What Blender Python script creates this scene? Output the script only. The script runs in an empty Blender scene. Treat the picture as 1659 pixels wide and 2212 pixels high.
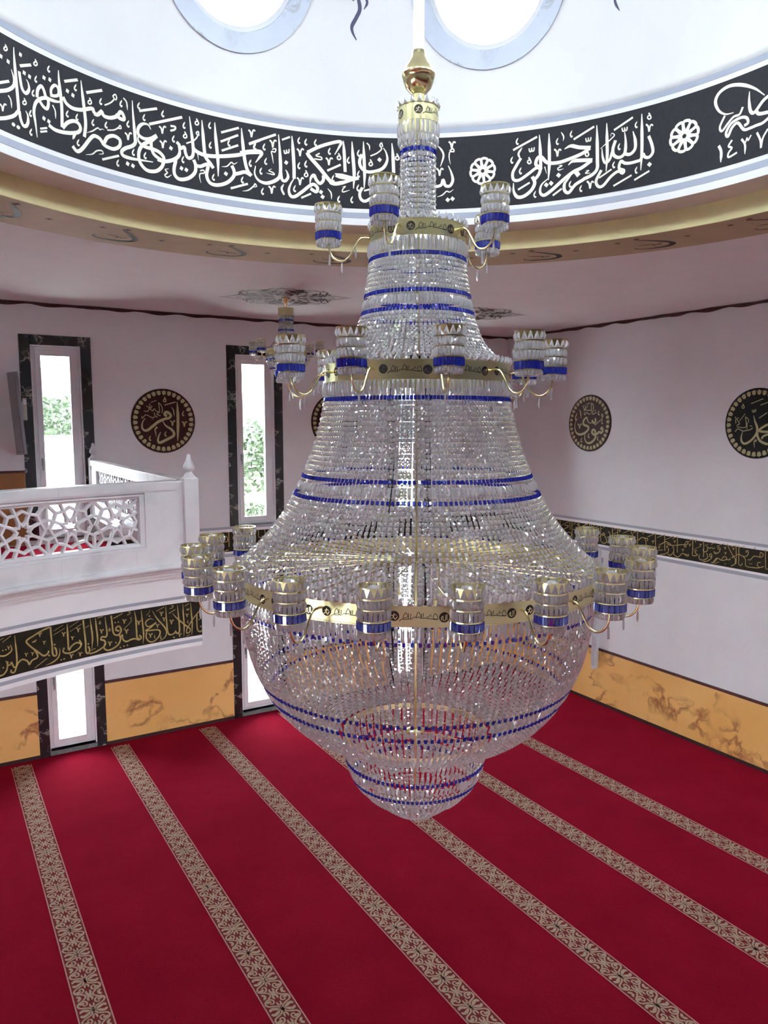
import bpy, bmesh, math, random
import numpy as np
from mathutils import Matrix, Vector

random.seed(7)
rng = np.random.default_rng(7)
S = bpy.context.scene
COL = S.collection
PI = math.pi
def R(a): return math.radians(a)

# ------------------------------------------------------------------ camera, sky, exposure
CAMZ = 4.30
cam_d = bpy.data.cameras.new('camera'); cam = bpy.data.objects.new('camera', cam_d); COL.objects.link(cam)
cam_d.sensor_fit = 'VERTICAL'; cam_d.sensor_height = 36.0
cam_d.lens = 1658.57 / 2212.0 * 36.0
cam_d.clip_start = 0.05; cam_d.clip_end = 900
cam.location = (0, 0, CAMZ)
cam.rotation_euler = (Matrix.Rotation(R(59.0 - 90.0), 3, 'Z') @ Matrix.Rotation(R(90.0 - 6.616), 3, 'X') @ Matrix.Rotation(R(0.031), 3, 'Z')).to_euler()
S.camera = cam

W = bpy.data.worlds.new('overcast_sky'); S.world = W; W.use_nodes = True
bg = W.node_tree.nodes['Background']
bg.inputs['Color'].default_value = (0.90, 0.955, 1.0, 1)
bg.inputs['Strength'].default_value = 11.2

S.view_settings.view_transform = 'Standard'
S.view_settings.look = 'None'
S.view_settings.gamma = 1.0
S.view_settings.use_curve_mapping = False
S.view_settings.exposure = 1.62
S.cycles.max_bounces = 14
S.cycles.diffuse_bounces = 7
S.cycles.glossy_bounces = 3
S.cycles.transmission_bounces = 10
S.cycles.transparent_max_bounces = 14
S.cycles.caustics_reflective = False
S.cycles.caustics_refractive = False
S.cycles.sample_clamp_indirect = 6.0

# ------------------------------------------------------------------ measured layout (metres)
YA = 10.406      # far wall plane
XB = 8.728       # right wall plane
XL, YBK = -7.5, -5.0
ZC = 5.7525      # flat ceiling
DX, DY = 2.170, 3.231   # dome axis
R_RING, R_OPEN, R_DRUM = 3.5475, 2.934, 2.637
Z_DRUM0, Z_BLK0, Z_BLK1, Z_DRUM1 = 5.904, 6.0325, 6.5886, 6.666
CHX, CHY = 2.143, 3.248  # chandelier axis

# ------------------------------------------------------------------ materials
MATS = {}
def newmat(name):
    m = bpy.data.materials.new(name); m.use_nodes = True
    nt = m.node_tree
    for n in list(nt.nodes): nt.nodes.remove(n)
    out = nt.nodes.new('ShaderNodeOutputMaterial')
    MATS[name] = m
    return m, nt, out
def pbsdf(nt, out, col=(.8,.8,.8), rough=.6, metal=0.0, spec=.5):
    b = nt.nodes.new('ShaderNodeBsdfPrincipled')
    b.inputs['Base Color'].default_value = (*col, 1)
    b.inputs['Roughness'].default_value = rough
    b.inputs['Metallic'].default_value = metal
    b.inputs['Specular IOR Level'].default_value = spec
    nt.links.new(b.outputs[0], out.inputs['Surface'])
    return b
def ramp(nt, stops):
    r = nt.nodes.new('ShaderNodeValToRGB'); e = r.color_ramp.elements
    while len(e) < len(stops): e.new(0.5)
    for el, (p, c) in zip(e, stops): el.position = p; el.color = (*c, 1)
    return r
def coords(nt, scale=(1,1,1), rot=(0,0,0), kind='Object'):
    t = nt.nodes.new('ShaderNodeTexCoord'); mp = nt.nodes.new('ShaderNodeMapping')
    mp.inputs['Scale'].default_value = scale; mp.inputs['Rotation'].default_value = rot
    nt.links.new(t.outputs[kind], mp.inputs['Vector'])
    return mp
def noise(nt, vec, scale, detail=4, rough=.5, dist=0.0):
    n = nt.nodes.new('ShaderNodeTexNoise')
    n.inputs['Scale'].default_value = scale; n.inputs['Detail'].default_value = detail
    n.inputs['Roughness'].default_value = rough; n.inputs['Distortion'].default_value = dist
    nt.links.new(vec.outputs[0], n.inputs['Vector'])
    return n
def bump(nt, b, src, strength=.2, dist=.01):
    bp = nt.nodes.new('ShaderNodeBump'); bp.inputs['Strength'].default_value = strength; bp.inputs['Distance'].default_value = dist
    nt.links.new(src, bp.inputs['Height']); nt.links.new(bp.outputs[0], b.inputs['Normal'])
def simple(name, col, rough=.6, metal=0.0, spec=.5, var=.06, scale=6.0, bmp=0.0):
    m, nt, out = newmat(name)
    b = pbsdf(nt, out, col, rough, metal, spec)
    mp = coords(nt); n = noise(nt, mp, scale, 2)
    lo = tuple(c*(1-var) for c in col); hi = tuple(min(1, c*(1+var)) for c in col)
    r = ramp(nt, [(.3, lo), (.7, hi)])
    nt.links.new(n.outputs[0], r.inputs[0]); nt.links.new(r.outputs[0], b.inputs['Base Color'])
    if bmp: bump(nt, b, n.outputs[0], bmp, .005)
    return m
def veined(name, base, vein, base2, scale=2.0, rough=.25, width=.03, warp=1.2):
    m, nt, out = newmat(name)
    b = pbsdf(nt, out, base, rough)
    mp = coords(nt)
    n0 = noise(nt, mp, scale*.7, 4, .55)
    mixv = nt.nodes.new('ShaderNodeVectorMath'); mixv.operation = 'MULTIPLY_ADD'
    nt.links.new(n0.outputs['Color'], mixv.inputs[0]); mixv.inputs[1].default_value = (warp,)*3
    nt.links.new(mp.outputs[0], mixv.inputs[2])
    n1 = nt.nodes.new('ShaderNodeTexNoise'); n1.inputs['Scale'].default_value = scale; n1.inputs['Detail'].default_value = 6
    nt.links.new(mixv.outputs[0], n1.inputs['Vector'])
    r0 = ramp(nt, [(.3, base), (.7, base2)]); nt.links.new(n0.outputs[0], r0.inputs[0])
    r1 = ramp(nt, [(.5-width, (0,0,0)), (.5, (1,1,1)), (.5+width, (0,0,0))]); nt.links.new(n1.outputs[0], r1.inputs[0])
    n2 = noise(nt, mp, scale*1.3, 2)
    r2 = ramp(nt, [(.42, (0,0,0)), (.62, (1,1,1))]); nt.links.new(n2.outputs[0], r2.inputs[0])
    mul = nt.nodes.new('ShaderNodeMath'); mul.operation = 'MULTIPLY'
    nt.links.new(r1.outputs[0], mul.inputs[0]); nt.links.new(r2.outputs[0], mul.inputs[1])
    mx = nt.nodes.new('ShaderNodeMix'); mx.data_type = 'RGBA'
    nt.links.new(mul.outputs[0], mx.inputs[0]); nt.links.new(r0.outputs[0], mx.inputs[6]); mx.inputs[7].default_value = (*vein, 1)
    nt.links.new(mx.outputs[2], b.inputs['Base Color'])
    return m

M_WALL = simple('wall_plaster', (.71,.735,.765), .85, var=.02, scale=3)
M_CEIL = simple('ceiling_plaster', (.70,.68,.70), .9, var=.02, scale=3)
M_DOME = simple('dome_plaster', (.80,.81,.825), .8, var=.015, scale=3)
M_GOLDP = simple('gold_paint', (.88,.83,.45), .6, var=.05, scale=5)
M_RINGP = simple('ring_paint', (.43,.32,.19), .7, var=.06, scale=4)
M_TAUPE = simple('soffit_paint', (.70,.66,.58), .7, var=.03)
M_WHITE = simple('white_paint', (.84,.85,.88), .55, var=.01)
M_GREY = simple('grey_stripe', (.36,.39,.47), .6, var=.03)
M_GREYB = simple('blue_grey_stripe', (.38,.42,.52), .6, var=.03)
M_BLACK = simple('dark_band', (.028,.029,.035), .55, var=.10, scale=30, spec=.12)
M_BLACK2 = simple('brown_black_band', (.020,.017,.012), .5, var=.3, scale=14, spec=.12)
M_CREAM = simple('cream_letter', (.92,.90,.80), .5, var=.02)
M_GOLDL = simple('gold_letter', (.42,.32,.13), .45, var=.2, scale=25, spec=.12)
M_OLIVE = simple('olive_gold_letter', (.46,.44,.24), .5, var=.05, spec=.12)
M_MAROON = simple('maroon_disc', (.045,.012,.013), .45, var=.15, scale=12, spec=.12)
M_DISCBLK = simple('black_disc', (.012,.011,.011), .45, var=.2, scale=12, spec=.12)
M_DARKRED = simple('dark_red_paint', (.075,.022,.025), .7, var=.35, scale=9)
M_INK = simple('brown_black_ink', (.035,.02,.02), .6, var=.4, scale=10)
M_INKBLUE = simple('ink_blue', (.07,.07,.14), .6, var=.1)
M_BASE = simple('skirting_dark_red', (.035,.006,.008), .7, var=.2)
M_PVC = simple('window_frame_white', (.72,.73,.76), .35, var=.01)
M_METAL = simple('handle_metal', (.35,.36,.38), .3, metal=1.0, var=.02)
M_SILL = veined('sill_stone', (.12,.15,.15), (.3,.33,.33), (.16,.19,.19), 5, .3)
M_BMARB = veined('black_marble', (.012,.012,.014), (.42,.42,.38), (.022,.023,.027), 3.2, .22, .022, .9)
M_YMARB = veined('yellow_marble', (.76,.44,.125), (.34,.14,.05), (.84,.54,.19), 1.5, .35, .035, .8)
M_WMARB = veined('white_marble', (.76,.77,.80), (.60,.62,.66), (.80,.81,.84), 1.6, .28, .10, .9)
M_RIMMARB = veined('blue_grey_marble', (.46,.52,.64), (.30,.33,.38), (.60,.66,.78), 2.4, .35, .05, .9)
M_BEIGE = simple('pale_plastic', (.5,.5,.44), .5)
M_TVGREY = simple('panel_grey', (.22,.22,.25), .4)
M_WOOD = simple('panel_brown', (.30,.13,.035), .5, var=.15, scale=7)

def carpet():
    m, nt, out = newmat('red_carpet')
    b = pbsdf(nt, out, (.27,.008,.022), 1.0, spec=.02)
    mp = coords(nt)
    n = noise(nt, mp, 1.3, 6, .6); n2 = noise(nt, mp, 220, 2)
    r = ramp(nt, [(.25, (.160,.0035,.012)), (.75, (.235,.007,.020))]); nt.links.new(n.outputs[0], r.inputs[0])
    nt.links.new(r.outputs[0], b.inputs['Base Color'])
    b.inputs['Sheen Weight'].default_value = .42; b.inputs['Sheen Tint'].default_value = (1,.03,.12,1)
    bump(nt, b, n2.outputs[0], .35, .004)
    return m
M_CARPET = carpet()
M_STRIPE_BG = simple('stripe_ground', (.22,.03,.035), .95, spec=.1, var=.1, scale=60)
M_STRIPE = simple('stripe_beige', (.50,.37,.28), .95, spec=.1, var=.12, scale=60)
M_STRIPE_EDGE = simple('stripe_edge_pink', (.55,.28,.26), .95, spec=.1, var=.1, scale=60)

def glass_pane():
    m, nt, out = newmat('window_glass')
    t = nt.nodes.new('ShaderNodeBsdfTransparent'); t.inputs[0].default_value = (.95,.97,.97,1)
    g = nt.nodes.new('ShaderNodeBsdfGlossy'); g.inputs['Roughness'].default_value = .01
    fr = nt.nodes.new('ShaderNodeFresnel'); fr.inputs[0].default_value = 1.3
    mx = nt.nodes.new('ShaderNodeMixShader')
    nt.links.new(fr.outputs[0], mx.inputs[0]); nt.links.new(t.outputs[0], mx.inputs[1]); nt.links.new(g.outputs[0], mx.inputs[2])
    nt.links.new(mx.outputs[0], out.inputs['Surface'])
    return m
M_GLASS = glass_pane()

def crystal(name, tcol, gcol, tr, dif, dcol, rough=.06):
    # cut lead crystal, thin: most light goes straight through a stone, the facets mirror the room, a little scatters
    m, nt, out = newmat(name)
    t = nt.nodes.new('ShaderNodeBsdfTransparent'); t.inputs[0].default_value = (*tcol, 1)
    g = nt.nodes.new('ShaderNodeBsdfGlossy'); g.inputs['Color'].default_value = (*gcol, 1); g.inputs['Roughness'].default_value = rough
    d = nt.nodes.new('ShaderNodeBsdfDiffuse'); d.inputs['Color'].default_value = (*dcol, 1)
    tl = nt.nodes.new('ShaderNodeBsdfTranslucent'); tl.inputs['Color'].default_value = (*dcol, 1)
    m0 = nt.nodes.new('ShaderNodeMixShader'); m0.inputs[0].default_value = .5
    nt.links.new(d.outputs[0], m0.inputs[1]); nt.links.new(tl.outputs[0], m0.inputs[2])
    m1 = nt.nodes.new('ShaderNodeMixShader'); m1.inputs[0].default_value = dif
    nt.links.new(g.outputs[0], m1.inputs[1]); nt.links.new(m0.outputs[0], m1.inputs[2])
    m2 = nt.nodes.new('ShaderNodeMixShader'); m2.inputs[0].default_value = 1 - tr
    nt.links.new(t.outputs[0], m2.inputs[1]); nt.links.new(m1.outputs[0], m2.inputs[2])
    nt.links.new(m2.outputs[0], out.inputs['Surface'])
    return m
def cut_glass(name, col, tr=.06, dif=.50):
    m, nt, out = newmat(name)
    g = nt.nodes.new('ShaderNodeBsdfGlass'); g.inputs['Color'].default_value = (*col, 1); g.inputs['Roughness'].default_value = 0.0; g.inputs['IOR'].default_value = 1.52
    t = nt.nodes.new('ShaderNodeBsdfTransparent')
    d = nt.nodes.new('ShaderNodeBsdfTranslucent'); d.inputs['Color'].default_value = (.95,.96,1,1)
    d2 = nt.nodes.new('ShaderNodeBsdfDiffuse'); d2.inputs['Color'].default_value = (.95,.96,1,1)
    m0 = nt.nodes.new('ShaderNodeMixShader'); m0.inputs[0].default_value = .5
    nt.links.new(d.outputs[0], m0.inputs[1]); nt.links.new(d2.outputs[0], m0.inputs[2])
    m1 = nt.nodes.new('ShaderNodeMixShader'); m1.inputs[0].default_value = dif
    nt.links.new(g.outputs[0], m1.inputs[1]); nt.links.new(m0.outputs[0], m1.inputs[2])
    m2 = nt.nodes.new('ShaderNodeMixShader'); m2.inputs[0].default_value = 1-tr
    nt.links.new(t.outputs[0], m2.inputs[1]); nt.links.new(m1.outputs[0], m2.inputs[2])
    nt.links.new(m2.outputs[0], out.inputs['Surface'])
    return m
M_CRYS = cut_glass('clear_crystal', (1,1,1))
M_BLUE = crystal('blue_crystal', (.10,.16,.85), (.55,.62,1.0), .22, .75, (.03,.05,.55))
M_BULB = crystal('frosted_bulb', (1,1,1), (1,1,1), .3, .7, (.95,.95,.95))
M_GOLD = simple('polished_brass', (.82,.75,.42), .20, metal=1.0, var=.04, scale=8)
M_GOLDD = simple('satin_brass', (.70,.66,.37), .30, metal=1.0, var=.03, scale=8)
M_ENGR = simple('engraved_black', (.012,.010,.008), .5)
M_FOL = simple('leaf_green', (.021,.036,.013), .7, var=.5, scale=2)
M_BARK = simple('bark', (.10,.07,.05), .9, var=.3)
M_HILL = simple('hill_haze', (.013,.020,.022), .95, var=.25, scale=.05)
M_GROUND = simple('pale_paving', (.62,.60,.56), .9, var=.12, scale=1.5)
M_LAWN = simple('lawn_grass', (.16,.22,.08), .95, var=.2, scale=1)
M_FENCE = simple('fence_wood', (.42,.38,.30), .9, var=.15)

# ------------------------------------------------------------------ mesh helpers
class MB:
    """collects verts / faces; build() links them as ONE mesh object"""
    def __init__(s): s.v = []; s.f = []; s.n = 0
    def add(s, v, f):
        v = np.asarray(v, float).reshape(-1, 3); s.v.append(v); n = s.n
        s.f += [tuple(i + n for i in q) for q in f]; s.n += len(v); return s
    def box(s, x0, x1, y0, y1, z0, z1):
        v = [(x0,y0,z0),(x1,y0,z0),(x1,y1,z0),(x0,y1,z0),(x0,y0,z1),(x1,y0,z1),(x1,y1,z1),(x0,y1,z1)]
        return s.add(v, [(0,3,2,1),(4,5,6,7),(0,1,5,4),(1,2,6,5),(2,3,7,6),(3,0,4,7)])
    def obox(s, mat, sx, sy, sz):
        v = np.array([(a*sx/2, b*sy/2, c*sz/2) for c in (-1,1) for a, b in ((-1,-1),(1,-1),(1,1),(-1,1))])
        M = np.array(mat); v = v @ M[:3,:3].T + M[:3,3]
        return s.add(v, [(0,3,2,1),(4,5,6,7),(0,1,5,4),(1,2,6,5),(2,3,7,6),(3,0,4,7)])
    def lathe(s, prof, n=48, cx=0, cy=0, a0=0, a1=2*PI, close=False):
        full = abs(a1 - a0 - 2*PI) < 1e-6
        m = n if full else n + 1
        a = a0 + (a1 - a0)*np.arange(m)/n
        P = np.asarray(prof, float); k = len(P)
        v = np.stack([cx + P[None,:,0]*np.cos(a)[:,None], cy + P[None,:,0]*np.sin(a)[:,None], np.repeat(P[None,:,1], m, 0)], -1).reshape(-1, 3)
        f = []
        for i in range(n):
            i2 = (i+1) % m
            for j in range(k-1 + (1 if close else 0)):
                j2 = (j+1) % k
                f.append((i*k+j, i2*k+j, i2*k+j2, i*k+j2))
        return s.add(v, f)
    def tube(s, pts, r, n=6, caps=True):
        P = np.asarray(pts, float); rr = np.broadcast_to(np.asarray(r, float), (len(P),))
        T = np.gradient(P, axis=0); T /= np.linalg.norm(T, axis=1)[:,None] + 1e-12
        up = np.array([0,0,1.0]);
        if abs(T[0] @ up) > .9: up = np.array([1.0,0,0])
        X = np.cross(up, T[0]); X /= np.linalg.norm(X); rings = []
        for i in range(len(P)):
            X = X - T[i]*(X @ T[i]); X /= np.linalg.norm(X); Y = np.cross(T[i], X)
            a = 2*PI*np.arange(n)/n
            rings.append(P[i] + rr[i]*(np.cos(a)[:,None]*X + np.sin(a)[:,None]*Y))
        v = np.concatenate(rings); f = []
        for i in range(len(P)-1):
            for j in range(n):
                j2 = (j+1) % n; f.append((i*n+j, i*n+j2, (i+1)*n+j2, (i+1)*n+j))
        if caps: f.append(tuple(range(n))[::-1]); f.append(tuple((len(P)-1)*n + j for j in range(n)))
        return s.add(v, f)
    def inst(s, tv, tf, mats):
        """many copies of a template: mats (N,4,4)"""
        tv = np.asarray(tv, float); mats = np.asarray(mats)
        if len(mats) == 0: return s
        v = np.einsum('nij,kj->nki', mats[:,:3,:3], tv) + mats[:,None,:3,3]
        k = len(tv); N = len(mats)
        base = s.n
        s.v.append(v.reshape(-1,3)); s.n += N*k
        for i in range(N):
            o = base + i*k
            s.f += [tuple(o + q for q in fc) for fc in tf]
        return s
    def mesh(s, name, mat, smooth=False):
        me = bpy.data.meshes.new(name)
        V = np.concatenate(s.v) if s.v else np.zeros((0,3))
        me.from_pydata(V.tolist(), [], s.f)
        if mat: me.materials.append(mat)
        if smooth: me.polygons.foreach_set('use_smooth', [True]*len(me.polygons))
        me.update(); return me
    def build(s, name, mat, parent=None, smooth=False):
        return link(name, s.mesh(name, mat, smooth), parent)
def link(name, data, parent=None, loc=None):
    o = bpy.data.objects.new(name, data); COL.objects.link(o)
    if parent is not None: o.parent = parent
    if loc is not None: o.location = loc
    return o
def tag(o, label=None, cat=None, group=None, kind=None):
    if label: o['label'] = label
    if cat: o['category'] = cat
    if group: o['group'] = group
    if kind: o['kind'] = kind
    return o
def empty(name, loc=(0,0,0), rz=0.0):
    o = link(name, None, None, loc); o.empty_display_size = .1; o.rotation_euler = (0,0,rz); return o
def struct(o, label, cat): return tag(o, label, cat, kind='structure')
def bevel(o, w=.006, seg=2):
    b = o.modifiers.new('bevel', 'BEVEL'); b.width = w; b.segments = seg; b.limit_method = 'ANGLE'; return o

def smooth_line(pts, sub=5):
    P = np.asarray(pts, float)
    if len(P) < 3: return P
    Q = np.vstack([2*P[0]-P[1], P, 2*P[-1]-P[-2]]); out = []
    for i in range(1, len(Q)-2):
        p0, p1, p2, p3 = Q[i-1], Q[i], Q[i+1], Q[i+2]
        for t in np.arange(sub)/sub:
            out.append(.5*((2*p1) + (-p0+p2)*t + (2*p0-5*p1+4*p2-p3)*t*t + (-p0+3*p1-3*p2+p3)*t**3))
    out.append(P[-1]); return np.array(out)
def ribbon2(mb, pts, width, fn, taper=(1,1), sub=4):
    """flat pen stroke: 2-D centre line -> strip of quads, mapped onto a surface by fn(u, v)"""
    P = smooth_line(pts, sub); n = len(P)
    T = np.gradient(P, axis=0); T /= np.linalg.norm(T, axis=1)[:,None] + 1e-12
    N = np.stack([-T[:,1], T[:,0]], 1)
    L = np.concatenate([[0], np.cumsum(np.linalg.norm(np.diff(P, axis=0), axis=1))]); L /= max(L[-1], 1e-9)
    w = np.full(n, width*.5)
    if taper[0] != 1: w *= np.minimum(1, taper[0] + (1-taper[0])*L/.3)
    if taper[1] != 1: w *= np.minimum(1, taper[1] + (1-taper[1])*(1-L)/.3)
    A = P + N*w[:,None]; B = P - N*w[:,None]
    v = np.concatenate([fn(A[:,0], A[:,1]), fn(B[:,0], B[:,1])])
    mb.add(v, [(i, i+1, n+i+1, n+i) for i in range(n-1)])
# ================================================================== THE SETTING
# ---- floor with woven border stripes
mb = MB(); mb.add([(XL,YBK,0),(XB,YBK,0),(XB,YA,0),(XL,YA,0)], [(0,1,2,3)])
mb.add([(XL,YBK,-.2),(XB,YBK,-.2),(XB,YA,-.2),(XL,YA,-.2)], [(3,2,1,0)])
floor = struct(mb.build('floor', M_CARPET), 'dark crimson prayer carpet with long beige scroll stripes', 'carpet')

def stripe_motif():
    """one repeat of the woven scroll, length 1 x width 1 (u along, v across)"""
    g = []
    def mir(pts, w, t=(1,1)):
        P = np.array(pts, float)
        for su in (0, 1):
            for sv in (0, 1):
                Q = P.copy()
                if su: Q[:,0] = -Q[:,0]
                if sv: Q[:,1] = -Q[:,1]
                g.append((Q, w, t))
    # petals either side of the crossing
    mir([(.015,.10),(.05,.19),(.085,.29),(.075,.385),(.03,.40)], .095, (.4,.45))
    # vine from the crossing out to the edge and back into a scroll
    mir([(0,.0),(.05,.05),(.105,.10),(.15,.22),(.19,.37),(.26,.43),(.33,.40),(.375,.30),(.36,.19),(.30,.13),(.235,.15),(.225,.23),(.265,.27)], .05, (1,.8))
    # fat comma leaf inside the scroll
    mir([(.285,.37),(.31,.30),(.29,.21)], .085, (.4,.35))
    # small link at the scroll back, spandrel leaf, mid lozenge
    mir([(.40,.26),(.44,.16),(.50,.11)], .05, (.5,1))
    mir([(.42,.40),(.46,.33),(.50,.30)], .075, (.3,1))
    mir([(.10,.0),(.16,.055),(.24,.06)], .05, (.4,.4))
    mir([(.33,.05),(.40,.07),(.45,.04),(.50,.035)], .06, (.4,1))
    g.append((np.array([(-.045,0),(0,.06),(.045,0),(0,-.06),(-.045,0)]), .05, (1,1)))
    return g
SP, SW, PER = 1.1995, .234, .35
mot = stripe_motif()
tmp = MB()
for pts, w, t in mot:
    ribbon2(tmp, pts*np.array([PER, SW*.94]), w*SW*1.25, lambda u, v: np.stack([v, u, np.zeros_like(u)], 1), t, 3)
MV, MF = np.concatenate(tmp.v), tmp.f
for k in range(-5, 6):
    x0 = .7268 + .117 + SP*k   # centre line of the stripe
    if x0 - SW/2 < XL + .3 or x0 + SW/2 > XB - .2: continue
    y0, y1 = YBK + .3, YA - .13
    m = MB(); m.box(x0-SW/2, x0+SW/2, y0, y1, -.01, .0015)
    st = m.build('carpet_stripe', M_STRIPE_BG, floor)
    m = MB(); m.box(x0-SW/2, x0-SW/2+.010, y0, y1, -.01, .003); m.box(x0+SW/2-.010, x0+SW/2, y0, y1, -.01, .003)
    m.build('stripe_edging', M_STRIPE_EDGE, st)
    n = int((y1-y0)/PER); m = MB()
    mats = np.repeat(np.eye(4)[None], n, 0); mats[:,0,3] = x0; mats[:,1,3] = y1 - PER*.5 - np.arange(n)*PER; mats[:,2,3] = .0035
    m.inst(MV, MF, mats); o = m.build('woven_scroll', M_STRIPE, st); o['kind'] = 'stuff'

# ---- walls
WT = .34
WIN_C = [-1.125, 1.495, 4.112, 6.73]         # window centres along the far wall
OPW = .29                                      # half width of the opening
UZ0, UZ1, LZ0, LZ1 = 2.838, 5.25, .06, 2.08
def wall_with_holes(axis, const, thick, a0, a1, z0, z1, holes):
    """grid of boxes around rectangular holes (a_lo, a_hi, z_lo, z_hi)"""
    m = MB()
    aa = sorted({a0, a1, *[h[0] for h in holes], *[h[1] for h in holes]})
    zz = sorted({z0, z1, *[h[2] for h in holes], *[h[3] for h in holes]})
    for i in range(len(aa)-1):
        for j in range(len(zz)-1):
            ca, cz = (aa[i]+aa[i+1])/2, (zz[j]+zz[j+1])/2
            if any(h[0] < ca < h[1] and h[2] < cz < h[3] for h in holes): continue
            if axis == 'y': m.box(aa[i], aa[i+1], min(const, const+thick), max(const, const+thick), zz[j], zz[j+1])
            else: m.box(min(const, const+thick), max(const, const+thick), aa[i], aa[i+1], zz[j], zz[j+1])
    return m
holes = [(c-OPW, c+OPW, a, b) for c in WIN_C for a, b in ((UZ0, UZ1), (LZ0, LZ1))]
struct(wall_with_holes('y', YA, WT, XL-.3, XB, -.2, ZC, holes).build('wall_far', M_WALL), 'far white plaster wall with tall narrow windows', 'wall')
struct(wall_with_holes('x', XB, WT, YBK-.3, YA+WT, -.2, ZC, []).build('wall_right', M_WALL), 'right white plaster wall with round plaques', 'wall')
RW = [(-4.4,.37), (-1.6,.37), (1.2,.37), (4.0,.37), (6.8,.37)]; LW = [(-2.6,.36), (.6,.36), (3.6,.36)]; RZ0, RZ1 = .3, 2.3     # ground floor openings added in the unseen rear and left walls for more light
struct(wall_with_holes('y', YBK, -WT, XL-.3, XB+.34, -.2, ZC, [(c-w, c+w, RZ0, RZ1) for c, w in RW]).build('wall_back', M_WALL), 'rear white plaster wall with openings added to light the far wall', 'wall')
struct(wall_with_holes('x', XL, -WT, YBK, YA, -.2, ZC, [(c-w, c+w, RZ0, RZ1) for c, w in LW]).build('wall_left', M_WALL), 'left white plaster wall beyond the frame', 'wall')
m = MB(); m.box(XL, XB, YBK, .22, 2.43, 2.775)  # gallery slab added out of view, keeps light off the near carpet
rg = struct(m.build('added_rear_gallery', M_WHITE), 'white gallery on which the viewer stands, added to shade the near carpet', 'balcony')
m = MB(); m.box(XL, XB, YBK, .21, 2.775, 2.779); m.build('gallery_carpet', M_CARPET, rg)
m = MB(); m.box(XL, XB, .10, .22, 2.775, 3.70); m.build('gallery_parapet', M_WMARB, rg)

# ---- ceiling with the dome opening
n = 192
a = 2*PI*np.arange(n)/n
def rect_hit(t):
    dx, dy = math.cos(t), math.sin(t); k = 1e9
    if dx > 1e-9: k = min(k, (XB+WT-DX)/dx)
    if dx < -1e-9: k = min(k, (XL-WT-DX)/dx)
    if dy > 1e-9: k = min(k, (YA+WT-DY)/dy)
    if dy < -1e-9: k = min(k, (YBK-WT-DY)/dy)
    return k
ang = sorted(set(list(a) + [math.atan2(y-DY, x-DX) % (2*PI) for x in (XL-WT, XB+WT) for y in (YBK-WT, YA+WT)]))
m = MB(); n = len(ang)
v = [(DX+R_RING*math.cos(t), DY+R_RING*math.sin(t), ZC) for t in ang] + [(DX+rect_hit(t)*math.cos(t), DY+rect_hit(t)*math.sin(t), ZC) for t in ang]
v += [(x, y, ZC+.25) for x, y, z in v]
f = []
for i in range(n):
    j = (i+1) % n
    f.append((i, n+i, n+j, j)); f.append((2*n+i, 2*n+j, 3*n+j, 3*n+i))
m.add(v, f)
ceiling = struct(m.build('ceiling', M_CEIL), 'flat pale ceiling around the dome opening', 'ceiling')
m = MB(); m.lathe([(R_RING, ZC), (R_OPEN, ZC), (R_OPEN, ZC+.004), (R_RING, ZC+.25)], 192, DX, DY)
ring_paint = struct(m.build('trim_1', M_RINGP, smooth=False), 'brown gold painted ring on the ceiling around the dome opening', 'ceiling border')
m = MB(); m.lathe([(R_OPEN, ZC), (R_OPEN, Z_DRUM0), (R_OPEN+.12, Z_DRUM0), (R_OPEN+.12, ZC+.01)], 192, DX, DY)
struct(m.build('trim_2', M_GOLDP, smooth=False), 'yellow gold vertical edge of the dome opening', 'dome edge')
m = MB(); m.lathe([(R_OPEN+.1, Z_DRUM0), (R_DRUM, Z_DRUM0), (R_DRUM, Z_DRUM1), (R_DRUM+.12, Z_DRUM1), (R_DRUM+.12, Z_DRUM0+.05), (R_OPEN+.1, Z_DRUM0+.05)], 192, DX, DY)
drum = struct(m.build('wall_drum', M_WHITE), 'white ring wall under the dome carrying the calligraphy band', 'drum wall')
m = MB(); m.lathe([(R_OPEN+.1, Z_DRUM0-.002), (R_DRUM+.001, Z_DRUM0-.002), (R_DRUM+.001, Z_DRUM0+.004), (R_OPEN+.1, Z_DRUM0+.004)], 192, DX, DY, close=True); m.build('soffit', M_TAUPE, drum)
def drum_strip(name, z0, z1, mat, off, parent):
    m = MB(); m.lathe([(R_DRUM-off, z0), (R_DRUM-off, z1), (R_DRUM+.02, z1), (R_DRUM+.02, z0)], 192, DX, DY, close=True)
    return m.build(name, mat, parent)
drum_band = drum_strip('lettering_band', Z_BLK0, Z_BLK1, M_BLACK, .003, drum)
tag(drum_band, 'charcoal band with cream calligraphy')
drum_strip('grey_stripe', 6.625, Z_DRUM1, M_GREYB, .003, drum)
drum_strip('grey_stripe', 5.956, 6.000, M_GREYB, .003, drum)
def on_drum(th, z, off=.005):
    th = np.asarray(th, float); z = np.asarray(z, float)
    return np.stack([DX + (R_DRUM-off)*np.cos(th), DY + (R_DRUM-off)*np.sin(th), z], -1)

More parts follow.
